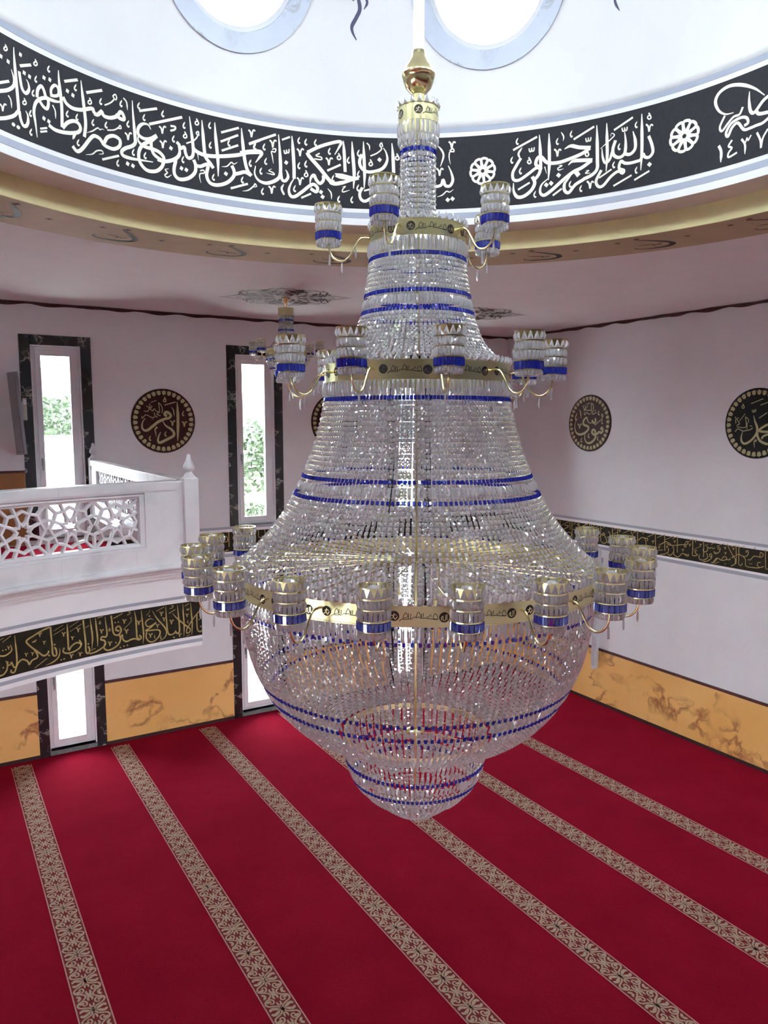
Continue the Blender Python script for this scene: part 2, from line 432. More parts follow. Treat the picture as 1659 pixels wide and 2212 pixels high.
# ---- dome with eight round windows
DW_EL, DW_IN, DW_OUT = R(21.75), R(10.0), R(13.0)
DWA = [R(45*k) for k in range(8)]
def dome_dir(az, el): return np.array([math.cos(el)*math.cos(az), math.cos(el)*math.sin(az), math.sin(el)])
na, ne = 288, 84
el = np.linspace(0, PI/2, ne+1); az = 2*PI*np.arange(na)/na
m = MB(); v = []; f = []
for e in el:
    for t in az: v.append(R_DRUM*dome_dir(t, e) + np.array([DX, DY, Z_DRUM1]))
cents = [dome_dir(t, DW_EL) for t in DWA]
for i in range(ne):
    for j in range(na):
        j2 = (j+1) % na
        mid = dome_dir(2*PI*(j+.5)/na, (el[i]+el[i+1])/2)
        if any(math.acos(max(-1, min(1, float(mid @ c)))) < DW_IN + R(1.2) for c in cents): continue
        f.append((i*na+j, (i+1)*na+j, (i+1)*na+j2, i*na+j2))
m.add(v, f)
dome = struct(m.build('ceiling_dome', M_DOME, smooth=True), 'white dome with a ring of round windows', 'dome')
dome_sol = dome.modifiers.new('shell', 'SOLIDIFY'); dome_sol.thickness = .14; dome_sol.offset = -1
def frame_of(c):
    z = Vector(c).normalized(); x = Vector((0,0,1)).cross(z).normalized(); y = z.cross(x)
    return Matrix((x, y, z)).transposed()
WN = [0]
def window_root(loc, label):
    WN[0] += 1; o = empty('window_%d' % WN[0], loc); return struct(o, label, 'window')
for k, t in enumerate(DWA):
    c = cents[k]; F = frame_of(c)
    o = window_root((DX, DY, Z_DRUM1), 'round dome window in a blue grey marble rim, ' + ['facing +x','right of the lamp rod','left of the lamp rod','left out of view','rear left','rear','rear right','far right out of view'][k])
    o.rotation_euler = F.to_euler()
    def ringprof(r0a, r0, r1a, r1): return [(r0*math.sin(r0a), r0*math.cos(r0a)), (r1*math.sin(r1a), r1*math.cos(r1a))]
    m = MB(); prof = []
    for q in np.linspace(DW_IN, DW_OUT, 5): prof.append(((R_DRUM-.018)*math.sin(q), (R_DRUM-.018)*math.cos(q)))
    prof.append(((R_DRUM+.06)*math.sin(DW_OUT), (R_DRUM+.06)*math.cos(DW_OUT)))
    prof.append(((R_DRUM-.018)*math.sin(DW_IN), (R_DRUM+.10)*math.cos(DW_IN)))
    m.lathe(prof, 72, close=True); m.build('marble_rim', M_RIMMARB, o)
    ri = (R_DRUM-.018)*math.sin(DW_IN); zi = (R_DRUM+.03)*math.cos(DW_IN)
    m = MB(); m.lathe([(ri+.01, zi), (ri-.035, zi), (ri-.035, zi+.05), (ri+.01, zi+.05)], 64, close=True); m.build('window_frame', M_PVC, o)
    m = MB(); m.lathe([(0.001, zi+.025), (ri-.03, zi+.025), (ri-.03, zi+.031), (0.001, zi+.031)], 64); m.build('pane', M_GLASS, o)

# ---- windows in the far wall
def wall_window(cx, z0, z1, label, lower):
    o = window_root((cx, YA, z0), label)
    yd = .075
    # black marble surround, proud of the wall
    sb = z0 if not lower else z0
    for nm, b in (('marble_surround', (-.415,-OPW, 0, z1-z0+.12)), ('marble_surround', (OPW,.415, 0, z1-z0+.12)), ('marble_surround', (-OPW,OPW, z1-z0, z1-z0+.12))):
        m = MB(); m.box(b[0], b[1], -.018, .01, (b[2] if not (lower and b[2]==0) else -z0), b[3]); bevel(m.build(nm, M_BMARB, o), .003, 1)
    if lower:
        m = MB(); m.box(-OPW, OPW, -.03, .2, -.05, .0); bevel(m.build('sill', M_SILL, o), .004, 1)
    else:
        m = MB(); m.box(-OPW, OPW, -.004, .2, -.003, .012); m.build('sill', M_SILL, o)
    # reveal lining
    m = MB()
    for x0, x1 in ((-OPW, -OPW+.012), (OPW-.012, OPW)): m.box(x0, x1, .0, .30, .0, z1-z0)
    m.box(-OPW+.012, OPW-.012, .0, .30, z1-z0-.012, z1-z0)
    m.build('reveal', M_WHITE, o)
    # fixed frame, sash, pane
    def frame(nm, hw, zz0, zz1, wd, ya, yb):
        m = MB(); m.box(-hw, -hw+wd, ya, yb, zz0, zz1); m.box(hw-wd, hw, ya, yb, zz0, zz1)
        m.box(-hw+wd, hw-wd, ya, yb, zz0, zz0+wd); m.box(-hw+wd, hw-wd, ya, yb, zz1-wd, zz1)
        return bevel(m.build(nm, M_PVC, o), .004, 1)
    h = z1 - z0
    frame('window_frame', OPW-.012, .005, h-.012, .048, yd, yd+.07)
    sash = frame('sash', OPW-.055, .048, h-.055, .068, yd-.018, yd+.05)
    m = MB(); m.box(-OPW+.115, OPW-.115, yd+.015, yd+.021, .108, h-.115); m.build('pane', M_GLASS, o)
    hz = .98 if not lower else .92
    m = MB(); m.box(-OPW+.075, -OPW+.10, yd-.028, yd-.017, hz-.06, hz+.04); m.box(-OPW+.08, -OPW+.096, yd-.065, yd-.02, hz+.005, hz+.02); m.box(-OPW+.078, -OPW+.098, yd-.068, yd-.052, hz-.11, hz+.022)
    m.build('handle', M_METAL, sash)
nm = {-1.125: 'left out of view', 1.495: 'beside the balcony railing end', 4.112: 'between the plaques', 6.73: 'behind the big chandelier'}
for c in WIN_C:
    wall_window(c, UZ0, UZ1, 'upper tall window in black marble surround, ' + nm[c], False)
    wall_window(c, LZ0, LZ1, 'lower window in black marble surround reaching the carpet, ' + nm[c], True)

# ---- striped lettering band round the walls
def wall_band(tn, axis, a0, a1, label):
    o = struct(empty('trim_%d' % tn, (0,0,0)), label, 'wall band')
    def strip(nm, z0, z1, mat, d):
        m = MB()
        if axis == 'y': m.box(a0, a1, YA-d, YA+.01, z0, z1)
        else: m.box(XB-d, XB+.01, a0, a1, z0, z1)
        return m.build(nm, mat, o)
    strip('band_ground', 2.40, 2.835, M_WHITE, .003)
    strip('grey_stripe', 2.798, 2.835, M_GREY, .005); strip('grey_stripe', 2.40, 2.445, M_GREY, .005)
    lb = strip('lettering_band', 2.476, 2.757, M_BLACK2, .006)
    return o, lb
bandA, bandA_l = wall_band(3, 'y', 1.97, XB-.006, 'black and gold lettering band along the far wall')
bandB, bandB_l = wall_band(4, 'x', YBK+.02, YA-.006, 'black and gold lettering band along the right wall')

# ---- marble dado, cap line and skirting
tn = 5
segs = [(XL+.02, WIN_C[0]-.415)] + [(WIN_C[i]+.415, WIN_C[i+1]-.415) for i in range(3)] + [(WIN_C[3]+.415, XB-.02)]
names = ['far left out of view', 'left of the balcony window', 'between the two left windows', 'behind the chandelier bowl', 'in the far corner']
for (x0, x1), q in zip(segs, names):
    m = MB(); m.box(x0, x1, YA-.014, YA+.01, .045, .85)
    o = struct(m.build('trim_%d' % tn, M_YMARB), 'yellow veined marble dado panel, ' + q, 'dado'); tn += 1
    m = MB(); m.box(x0, x1, YA-.02, YA+.01, .85, .885); m.build('cap_line', M_DARKRED, o)
m = MB(); m.box(XB-.014, XB+.01, YBK+.02, YA-.014, .045, .84)
o = struct(m.build('trim_%d' % tn, M_YMARB), 'long yellow veined marble dado along the right wall', 'dado'); tn += 1
m = MB(); m.box(XB-.02, XB+.01, YBK+.02, YA-.02, .84, .875); m.build('cap_line', M_DARKRED, o)
m = MB()
for x0, x1 in segs: m.box(x0, x1, YA-.022, YA+.01, -.01, .045)
struct(m.build('baseboard_far', M_BASE), 'dark red skirting along the far wall', 'baseboard')
m = MB(); m.box(XB-.022, XB+.01, YBK+.02, YA-.022, -.01, .045)
struct(m.build('baseboard_right', M_BASE), 'dark red skirting along the right wall', 'baseboard')

# ---- painted dark red border where wall meets ceiling
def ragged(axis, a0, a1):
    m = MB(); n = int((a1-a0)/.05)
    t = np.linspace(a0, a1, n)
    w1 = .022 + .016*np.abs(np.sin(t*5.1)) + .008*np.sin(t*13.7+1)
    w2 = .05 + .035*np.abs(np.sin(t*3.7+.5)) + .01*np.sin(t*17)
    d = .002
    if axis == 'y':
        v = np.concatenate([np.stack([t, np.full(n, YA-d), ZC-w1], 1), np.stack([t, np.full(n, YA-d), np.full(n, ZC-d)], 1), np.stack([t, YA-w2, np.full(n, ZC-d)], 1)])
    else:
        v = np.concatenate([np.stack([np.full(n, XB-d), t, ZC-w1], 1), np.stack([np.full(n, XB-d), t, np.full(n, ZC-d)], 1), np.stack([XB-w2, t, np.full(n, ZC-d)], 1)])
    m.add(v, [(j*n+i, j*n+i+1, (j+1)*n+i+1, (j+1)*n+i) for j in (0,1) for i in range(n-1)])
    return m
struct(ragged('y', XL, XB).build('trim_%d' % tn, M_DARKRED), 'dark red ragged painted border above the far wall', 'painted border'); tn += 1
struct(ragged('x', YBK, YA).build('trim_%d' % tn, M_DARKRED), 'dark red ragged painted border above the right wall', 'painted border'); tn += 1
TRIM_N = tn
# ================================================================== BALCONY
BCX, BCY, BR = 2.261, 1.598, 4.682
BA0, BA1 = R(93.70), R(152)
def arc(prof, a0=BA0, a1=BA1, n=64):
    return MB().lathe(prof, n, BCX, BCY, a0, a1, close=True)
def endcap(m, prof, a):  # closes an arc sweep
    P = np.asarray(prof); m.add(np.stack([BCX+P[:,0]*math.cos(a), BCY+P[:,0]*math.sin(a), P[:,1]], 1), [tuple(range(len(P)))])
def sweep(name, prof, mat, parent, a0=BA0, a1=BA1, n=64):
    m = arc(prof, a0, a1, n); endcap(m, prof, a0); endcap(m, prof[::-1], a1); return m.build(name, mat, parent)
# slab
m = MB(); n = 60; t = np.linspace(BA0, BA1, n+1)
pts = [(BCX+(BR+.03)*math.cos(q), BCY+(BR+.03)*math.sin(q)) for q in t]
poly = [(1.955, YA-.005)] + [(1.955, pts[0][1])] + pts + [(pts[-1][0]-.02, YA-.005)]
k = len(poly)
m.add([(x, y, 2.43) for x, y in poly] + [(x, y, 2.775) for x, y in poly], [tuple(range(k))[::-1], tuple(range(k, 2*k))] + [(i, (i+1) % k, k+(i+1) % k, k+i) for i in range(k)])
balcony = struct(m.build('balcony', M_WHITE), 'white curved balcony with a black and gold lettering band', 'balcony')
m = MB(); m.add([(x, y, 2.778) for x, y in poly], [tuple(range(k))]); m.build('balcony_carpet', M_CARPET, balcony)
F = BR
sweep('fascia', [(F,2.417),(F,3.03),(F+.05,3.03),(F+.05,2.417)], M_WHITE, balcony)
sweep('grey_stripe', [(F-.003,2.841),(F-.003,2.864),(F+.01,2.864),(F+.01,2.841)], M_GREY, balcony)
sweep('grey_stripe', [(F-.003,2.452),(F-.003,2.480),(F+.01,2.480),(F+.01,2.452)], M_GREY, balcony)
balc_band = sweep('lettering_band', [(F-.004,2.507),(F-.004,2.808),(F+.01,2.808),(F+.01,2.507)], M_BLACK2, balcony)
sweep('cornice', [(F,3.03),(F-.018,3.034),(F-.018,3.052),(F-.03,3.056),(F-.03,3.076),(F-.045,3.082),(F-.045,3.098),(F+.05,3.098),(F+.05,3.03)], M_WHITE, balcony)
def on_fascia(th, z, off=.006):
    th = np.asarray(th, float); z = np.asarray(z, float)
    return np.stack([BCX+(F-off)*np.cos(th), BCY+(F-off)*np.sin(th), z], -1)

# ---- marble railing along the curved front
rail = tag(empty('balcony_railing', (1.87, 6.22, 3.1)), 'white marble balcony railing with star lattice along the curved front', 'railing')
def par(o, p):
    o.parent = p; o.matrix_parent_inverse = Matrix.Translation(p.location).inverted(); return o
A_L0 = BA0 + .112      # lattice starts here (right end)
LZ_0, LZ_1 = 3.333, 3.705
tor = [(F-.055+.022*math.cos(q), 3.122+.022*math.sin(q)) for q in np.linspace(PI*1.5, PI*.5, 7)]
par(sweep('base_moulding', [(F+.1,3.098)] + tor + [(F-.03,3.15),(F+.1,3.15)], M_WMARB, None, BA0+.012), rail)
nseg = 8; cuts = [BA0+.012, BA0+.118] + list(np.linspace(BA0+.118, BA1, nseg)[1:])
for i in range(len(cuts)-1):
    g = .0001
    par(sweep('plinth_slab', [(F-.03,3.15),(F-.03,3.285),(F+.07,3.285),(F+.07,3.15)], M_WMARB, None, cuts[i]+g, cuts[i+1]-g, 10), rail)
    par(sweep('top_rail', [(F-.038,3.758),(F-.038,3.822),(F-.03,3.830),(F+.085,3.830),(F+.09,3.82),(F+.09,3.758)], M_WMARB, None, cuts[i]+g, cuts[i+1]-g, 10), rail)
par(sweep('end_panel', [(F-.03,3.285),(F-.03,3.758),(F+.07,3.758),(F+.07,3.285)], M_WMARB, None, BA0+.012, A_L0-.012, 6), rail)
mo_t = [(F-.03,3.758),(F-.03,3.745),(F-.012,3.738),(F-.018,3.722),(F-.004,3.715),(F+.0,LZ_1-.005),(F+.06,LZ_1-.005),(F+.06,3.758)]
mo_b = [(F-.03,3.285),(F-.03,3.297),(F-.012,3.303),(F-.018,3.318),(F-.004,3.325),(F+.0,LZ_0+.006),(F+.06,LZ_0+.006),(F+.06,3.285)]
par(sweep('upper_moulding', mo_t, M_WMARB, None, A_L0-.012), rail)
par(sweep('lower_moulding', mo_b, M_WMARB, None, A_L0-.012), rail)
par(sweep('side_moulding', [(F-.03,3.285),(F-.03,3.758),(F+.06,3.758),(F+.06,3.285)], M_WMARB, None, A_L0-.014, A_L0-.0125, 2), rail)
par(sweep('side_moulding', [(F-.012,3.303),(F-.012,3.738),(F+.06,3.738),(F+.06,3.303)], M_WMARB, None, A_L0-.0125, A_L0-.004, 2), rail)
def lattice_lines():
    """bars of one repeat: x in [-1,1] from mid column to star columns, y in [-1,1]"""
    L = []
    rad = {90:.82, 112.5:.73, 135:.87, 157.5:.80, 180:.92}
    def P(deg, r): return (1 + r*math.cos(R(deg))*.98, r*math.sin(R(deg)))
    for q in range(2):                       # quarter 90..180 then mirrored
        pass
    ring = [P(d, rad[d]) for d in (90,112.5,135,157.5,180)]
    for i in range(4): L.append((ring[i], ring[i+1]))
    star = [P(90,.25), P(112.5,.43), P(135,.25), P(157.5,.43), P(180,.25)]
    for i in range(4): L.append((star[i], star[i+1]))
    L.append((P(112.5,.43), ring[1])); L.append((P(157.5,.43), ring[3]))
    T = (0,1.02); C1 = (0,.41); D = ring[3]; Fp = ring[2]
    L.append((T, C1)); L.append((C1, D)); L.append((T, Fp)); L.append((ring[1], (.58,1.02)))
    out = []
    for a_, b_ in L:
        for sx in (1,-1):
            for sy in (1,-1): out.append(((a_[0]*sx, a_[1]*sy), (b_[0]*sx, b_[1]*sy)))
    return sorted(set(out))
LAT = lattice_lines()
def lattice(fn, x0, length, wbar, hh, zc, per, depth=.03, first=.45):
    """panels of bars; fn(s, z, d) -> xyz with s along, d depth"""
    parts = []; s = first*per; k = 0
    # star columns at first*per + k*per measured from the start; repeats are centred on mid columns
    c = s + per/2
    cs = [s - per/2] + [s + per/2 + per*i for i in range(int((length - s)/per)+1)]
    for c in cs:
        m = MB()
        for a_, b_ in LAT:
            p = np.array([c + a_[0]*per/2, zc + a_[1]*hh]); q = np.array([c + b_[0]*per/2, zc + b_[1]*hh])
            lo, hi = 0.0, length
            # clip to the panel
            d = q - p; t0, t1 = 0.0, 1.0
            if abs(d[0]) > 1e-9:
                u0, u1 = sorted(((lo-p[0])/d[0], (hi-p[0])/d[0])); t0, t1 = max(t0, u0), min(t1, u1)
            elif not (lo <= p[0] <= hi): continue
            if t1 - t0 < .02: continue
            p, q = p + d*t0, p + d*t1
            L = np.linalg.norm(q-p); T = (q-p)/L; N = np.array([-T[1], T[0]])*wbar/2
            e = T*wbar*.3; b = wbar*.18
            # chamfered bar: wide at the back, narrower at the face
            Ni = N*.72
            c4 = [(p-e+N, .0), (q+e+N, .0), (q+e-N, .0), (p-e-N, .0), (p-e+N, depth*.7), (q+e+N, depth*.7), (q+e-N, depth*.7), (p-e-N, depth*.7), (p-e+Ni, depth), (q+e+Ni, depth), (q+e-Ni, depth), (p-e-Ni, depth)]
            v = [fn(x[0], x[1], dd) for x, dd in c4]
            m.add(v, [(0,1,2,3),(8,11,10,9),(0,4,5,1),(1,5,6,2),(2,6,7,3),(3,7,4,0),(4,8,9,5),(5,9,10,6),(6,10,11,7),(7,11,8,4)])
        parts.append(m)
    return parts
LH = (LZ_1-LZ_0)/2; LC = (LZ_1+LZ_0)/2
def f_front(s, z, d): a_ = A_L0 + s/F; r = F + .045 - d; return (BCX+r*math.cos(a_), BCY+r*math.sin(a_), z)
for m in lattice(f_front, 0, (BA1-A_L0)*F, .022, LH, LC, .357, .034, .45):
    par(m.build('star_lattice', M_WMARB, None), rail)

# ---- corner and wall posts with finials
def post(name, x, y, parent, z0=3.1):
    m = MB(); w = .06; m.box(x-w, x+w, y-w, y+w, z0, 3.852)
    p = m.build(name, M_WMARB, None); bevel(p, .006, 2); par(p, parent)
    m = MB(); prof = [(.001,3.85),(.056,3.85),(.056,3.858),(.042,3.866),(.036,3.880),(.026,3.892),(.024,3.902),(.034,3.908),(.046,3.925),(.047,3.942),(.040,3.962),(.028,3.985),(.020,4.010),(.016,4.035),(.011,4.044),(.001,4.047)]
    m.lathe(prof, 28, x, y); fi = m.build('finial', M_WMARB, None, smooth=True)
    fi.parent = p; fi.matrix_parent_inverse = p.matrix_parent_inverse.copy() if False else Matrix.Identity(4)
    return p
post('post', 1.872, 6.225, rail)
# ---- side railing back to the far wall
srail = tag(empty('balcony_railing', (1.87, 8.3, 3.1)), 'white marble side railing running back from corner post to the wall', 'railing')
Y0, Y1 = 6.40, 10.24
def sbox(nm, x0, x1, y0, y1, z0, z1, mat=M_WMARB, bv=.005):
    m = MB(); m.box(x0, x1, y0, y1, z0, z1); o = m.build(nm, mat, None); 
    if bv: bevel(o, bv, 2)
    return par(o, srail)
for i in range(4):
    ya, yb = Y0+(Y1-Y0)*i/4+.001, Y0+(Y1-Y0)*(i+1)/4-.001
    sbox('top_rail', 1.815, 1.925, ya, yb, 3.758, 3.830); sbox('plinth_slab', 1.82, 1.92, ya, yb, 3.10, 3.285)
sbox('upper_moulding', 1.83, 1.91, Y0, Y1, 3.71, 3.757); sbox('lower_moulding', 1.83, 1.91, Y0, Y1, 3.286, 3.33)
sbox('end_panel', 1.825, 1.915, Y0, Y0+.30, 3.33, 3.71); sbox('end_panel', 1.825, 1.915, Y1-.30, Y1, 3.33, 3.71)
def f_side(s, z, d): return (1.888 - d, Y0+.30+s, z)
for m in lattice(f_side, 0, Y1-Y0-.60, .022, LH, LC, .357, .034, .45): par(m.build('star_lattice', M_WMARB, None), srail)
post('post', 1.872, YA-.095, srail)
# ---- dado and small things on the balcony wall
m = MB(); m.box(XL+.05, 1.075, YA-.014, YA+.01, 2.79, 3.685)
o = struct(m.build('trim_%d' % TRIM_N, M_WOOD), 'brown dado on the far wall behind the balcony railing', 'dado')
m = MB(); m.box(XL+.05, 1.075, YA-.02, YA+.01, 3.685, 3.715); m.build('cap_line', M_DARKRED, o)
# ================================================================== CHANDELIERS
def t_bead(w, h, d, tw=1.0, bw=1.0, fx=.22):
    """cut stone: girdle in the middle, smaller facet front and back; x across, y out, z along"""
    g = [(-w/2*bw,0,-h/2),(w/2*bw,0,-h/2),(w/2*tw,0,h/2),(-w/2*tw,0,h/2)]
    c = [(x*fx, z*(fx+.12)) for x, y, z in g]
    v = g + [(x, d/2, z) for x, z in c] + [(x, -d/2, z) for x, z in c]
    f = [(4,5,6,7)[::-1], (8,9,10,11)]
    for i in range(4):
        j = (i+1) % 4
        f.append((i, 4+i, 4+j, j)[::-1]); f.append((i, j, 8+j, 8+i)[::-1])
    return np.array(v), f
def t_dia(s):
    v = np.array([(s,0,0),(-s,0,0),(0,s,0),(0,-s,0),(0,0,s*1.9),(0,0,-s*1.9)])
    return v, [(0,2,4),(2,1,4),(1,3,4),(3,0,4),(2,0,5),(1,2,5),(3,1,5),(0,3,5)]
def frames(r, z, n, tang, off=0.0, jit=(.25,.12), face=1.0):
    """n stones on a ring; tang = (dr, dz) direction of the strand; returns (n,4,4)"""
    a = off + 2*PI*np.arange(n)/n
    tr, tz = tang; L = math.hypot(tr, tz); tr, tz = tr/L, tz/L
    er = np.stack([np.cos(a), np.sin(a), np.zeros(n)], 1); et = np.stack([-np.sin(a), np.cos(a), np.zeros(n)], 1)
    ez = np.tile([0,0,1.0], (n,1))
    Z = -(er*tr + ez*tz)            # strand runs downward: local z points up the strand
    Y = er*(-tz) + ez*tr            # outward normal
    X = np.cross(Y, Z)
    j1 = rng.normal(0, jit[0], n)[:,None]; j2 = rng.normal(0, jit[1], n)[:,None]
    X2 = X*np.cos(j1) + Y*np.sin(j1); Y2 = np.cross(Z, X2)
    Z3 = Z*np.cos(j2) + Y2*np.sin(j2); Y3 = np.cross(Z3, X2)
    M = np.zeros((n,4,4)); M[:,:3,0] = X2; M[:,:3,1] = Y3; M[:,:3,2] = Z3; M[:,:3,3] = er*r; M[:,2,3] = z; M[:,3,3] = 1
    return M
def resample(prof, pitch):
    P = smooth_line(prof, 12); d = np.concatenate([[0], np.cumsum(np.linalg.norm(np.diff(P, axis=0), axis=1))])
    n = max(2, int(round(d[-1]/pitch))); s = (np.arange(n)+.5)*d[-1]/n
    r = np.interp(s, d, P[:,0]); z = np.interp(s, d, P[:,1])
    T = np.gradient(np.stack([r, z], 1), axis=0)
    return r, z, T
class Bag:
    """stones of one chandelier, by kind: (template key) -> matrices"""
    def __init__(s): s.d = {}
    def put(s, key, M): s.d.setdefault(key, []).append(M)
TPL = {
 'crystal_bead': (t_bead(.0170,.0195,.012), M_CRYS),
 'small_bead': (t_bead(.0150,.0180,.011), M_CRYS),
 'blue_crystal': (t_bead(.0145,.0195,.009,1,1,.7), M_BLUE),
 'large_crystal': (t_bead(.022,.046,.014,.75,.75,.2), M_CRYS),
 'fringe_prism': (t_bead(.0185,.066,.013,.8,1.0,.25), M_CRYS),
 'fringe_prism_short': (t_bead(.0165,.040,.012,.8,1.0,.25), M_CRYS),
 'teardrop_crystal': (t_bead(.024,.033,.015,.25,1.0,.25), M_CRYS),
 'gold_link': (t_dia(.0019), M_GOLD),
}
def strands(bag, prof, n, pitch, blue=(), large=(), bead='crystal_bead', off=0.0, links=True):
    r, z, T = resample(prof, pitch)
    skip = set()
    bl = [int(np.argmin(np.abs(z - b))) for b in blue]
    lg = []
    for L in large:
        i = int(np.argmin(np.abs(z - L))); lg.append(i); skip |= {i-1, i+1}
    for i in range(len(r)):
        if i in lg: bag.put('large_crystal', frames(r[i], z[i], n, T[i], off, (.3,.05)))
        elif i in bl: bag.put('blue_crystal', frames(r[i], z[i], n, T[i], off, (.15,.06)))
        elif i in skip: continue
        else: bag.put(bead, frames(r[i], z[i], n, T[i], off))
        if links and i+1 < len(r): bag.put('gold_link', frames((r[i]+r[i+1])/2, (z[i]+z[i+1])/2, n, T[i], off, (0,0)))
def flush(bag, root, axis_dir, keep):
    """300 nearest stones of a kind as objects of their own, the rest joined as stuff"""
    for key, lst in bag.d.items():
        (tv, tf), mat = TPL[key]; M = np.concatenate(lst)
        nk = keep.get(key, 0)
        if nk:
            near = M[:,:3,3] @ axis_dir
            order = np.argsort(near)
            me = MB().add(tv, tf).mesh(key, mat)
            for i in order[:nk]:
                o = link(key, me, root); o.matrix_local = Matrix(M[i].tolist())
            M = M[order[nk:]]
        if len(M):
            o = MB().inst(tv, tf, M).build(key + ('_strands' if 'bead' in key else '_rows'), mat, root); o['kind'] = 'stuff'

# ---- one lamp on its arm (shared meshes); local origin on the ring band, +x outwards
def lamp_meshes():
    D = {}
    cx, rc = .205, .060
    m = MB(); pts = smooth_line([(-.005,0,0),(.025,0,.004),(.052,0,-.006),(.078,0,-.045),(.105,0,-.088),(.140,0,-.106),(.175,0,-.094),(.198,0,-.060),(.205,0,-.012)], 6)
    m.tube(pts, .0052, 7)
    for q in (0, 10, -1): p = pts[q]; m.add(np.array(p) + .009*np.array([(1,0,0),(-1,0,0),(0,1,0),(0,-1,0),(0,0,1),(0,0,-1)]), t_dia(1)[1])
    D['arm'] = m.mesh('lamp_arm', M_GOLD, True)
    m = MB()
    def ring(z, r, w=.004):
        m.lathe([(r-.002, z-w/2),(r+.0025, z-w/2),(r+.0025, z+w/2),(r-.002, z+w/2)], 28, cx, 0, close=True)
    ring(.118, rc+.001, .006); ring(.078, rc, .004); ring(.034, rc+.001, .005); ring(.160, rc+.004, .005); ring(-.006, rc-.006, .003)
    for q in range(14):                                                                                  # brass leaves of the crown
        a0, a1, a2 = (2*PI*(q+u)/14 for u in (.08, .5, .92)); rr = rc + .001
        m.add([(cx+rr*math.cos(a0), rr*math.sin(a0), .158), (cx+rr*math.cos(a2), rr*math.sin(a2), .158), (cx+rr*math.cos(a1), rr*math.sin(a1), .124)], [(0,1,2)])
    m.lathe([(.003,-.02),(.024,-.012),(.028,.0),(.012,.004),(.012,.06),(.003,.06)], 14, cx, 0)           # cup and socket
    for q in range(6):
        a = PI/3*q; m.tube([(cx+.02*math.cos(a), .02*math.sin(a), -.008),(cx+rc*math.cos(a), rc*math.sin(a), .032)], .0017, 4)
    D['frame'] = m.mesh('lamp_frame', M_GOLD)
    def rows(z, n, key, r=rc, off=0):
        M = frames(r, z, n, (0,-1), off, (.12,.05)); M[:,0,3] += cx; return key, M
    m = MB()
    for key, z, n, h, r in (('p', .0975, 20, .036, rc), ('p', .0555, 20, .036, rc), ('d', -.020, 20, .026, rc-.004)):
        tv, tf = t_bead(.0165, h, .012, .85, 1.0, .25); m.inst(tv, tf, rows(z, n, key, r)[1])
    tv, tf = t_bead(.021, .033, .014, .25, 1.0, .25); m.inst(tv, tf, rows(.139, 14, 't', rc+.004)[1])
    D['crystals'] = m.mesh('cup_crystals', M_CRYS)
    m = MB(); tv, tf = t_bead(.0175, .034, .010, 1, 1, .75); m.inst(tv, tf, rows(.014, 20, 'b')[1]); D['blue'] = m.mesh('cup_blue_crystals', M_BLUE)
    m = MB(); m.lathe([(.001,.164),(.016,.160),(.028,.150),(.034,.135),(.030,.118),(.018,.10),(.008,.06),(.001,.06)], 12, cx, 0); D['bulb'] = m.mesh('bulb', M_BULB)
    tv, tf = t_bead(.013, .055, .010, .7, 1.0, .3); m = MB().add(tv, tf); D['pendant'] = m.mesh('pendant_prism', M_CRYS)
    return D
LM = lamp_meshes()
def add_lamp(root, ringr, z, a, scale=1.0, pend=True):
    arm = link('lamp_arm', LM['arm'], root)
    arm.matrix_local = Matrix.Rotation(a, 4, 'Z') @ Matrix.Translation((ringr, 0, z)) @ Matrix.Scale(scale, 4)
    link('lamp_frame', LM['frame'], arm)
    for nm, k in (('cup_crystals','crystals'), ('cup_blue_crystals','blue')): o = link(nm, LM[k], arm); o['kind'] = 'stuff'
    link('bulb', LM['bulb'], arm)
    if pend:
        for x, zz, q in ((.070,-.070,.3), (.140,-.142,1.2), (.200,-.098,2.0)):
            p = link('pendant_prism', LM['pendant'], arm, (x, 0, zz)); p.rotation_euler = (0, .05, q + a*3)
    return arm

def band(root, r, z0, z1, name='brass_band', n=96):
    m = MB(); m.lathe([(r-.004,z0),(r,z0),(r,z1),(r-.004,z1)], n, close=True); m.lathe([(r-.006,z0-.002),(r+.003,z0-.002),(r+.003,z0+.003),(r-.006,z0+.003)], n, close=True)
    m.lathe([(r-.006,z1-.003),(r+.003,z1-.003),(r+.003,z1+.002),(r-.006,z1+.002)], n, close=True)
    return m.build(name, M_GOLDD, root)

CH = tag(empty('chandelier', (CHX, CHY, 0)), 'huge tiered crystal chandelier with blue crystal rows and brass bands', 'chandelier')
VIEW = np.array([CHX, CHY, 0.0]); VIEW /= np.linalg.norm(VIEW)
AX0 = math.atan2(-CHY, -CHX)              # direction from the axis toward the viewer
bag = Bag()
# rod, ball, collars
m = MB(); m.lathe([(.001,9.30),(.026,9.30),(.026,6.03),(.001,6.03)], 20); CH_rod = m.build('hanging_rod', M_WHITE, CH, smooth=False)
m = MB(); m.lathe([(.001,6.06),(.030,6.06),(.036,6.03),(.050,6.005),(.066,5.985),(.076,5.965),(.079,5.955),(.079,5.947),(.076,5.946),(.074,5.925),(.062,5.895),(.042,5.872),(.034,5.868),(.032,5.862),(.001,5.862)], 36)
m.build('brass_ball', M_GOLD, CH, smooth=True)
m = MB(); m.lathe([(.001,5.87),(.03,5.87),(.03,5.79),(.001,5.79)], 20); m.build('rod_collar', M_GOLD, CH)
# central rod and internal frame
m = MB(); m.lathe([(.001,5.83),(.009,5.83),(.009,2.40),(.001,2.40)], 10); m.build('centre_rod', M_GOLD, CH)
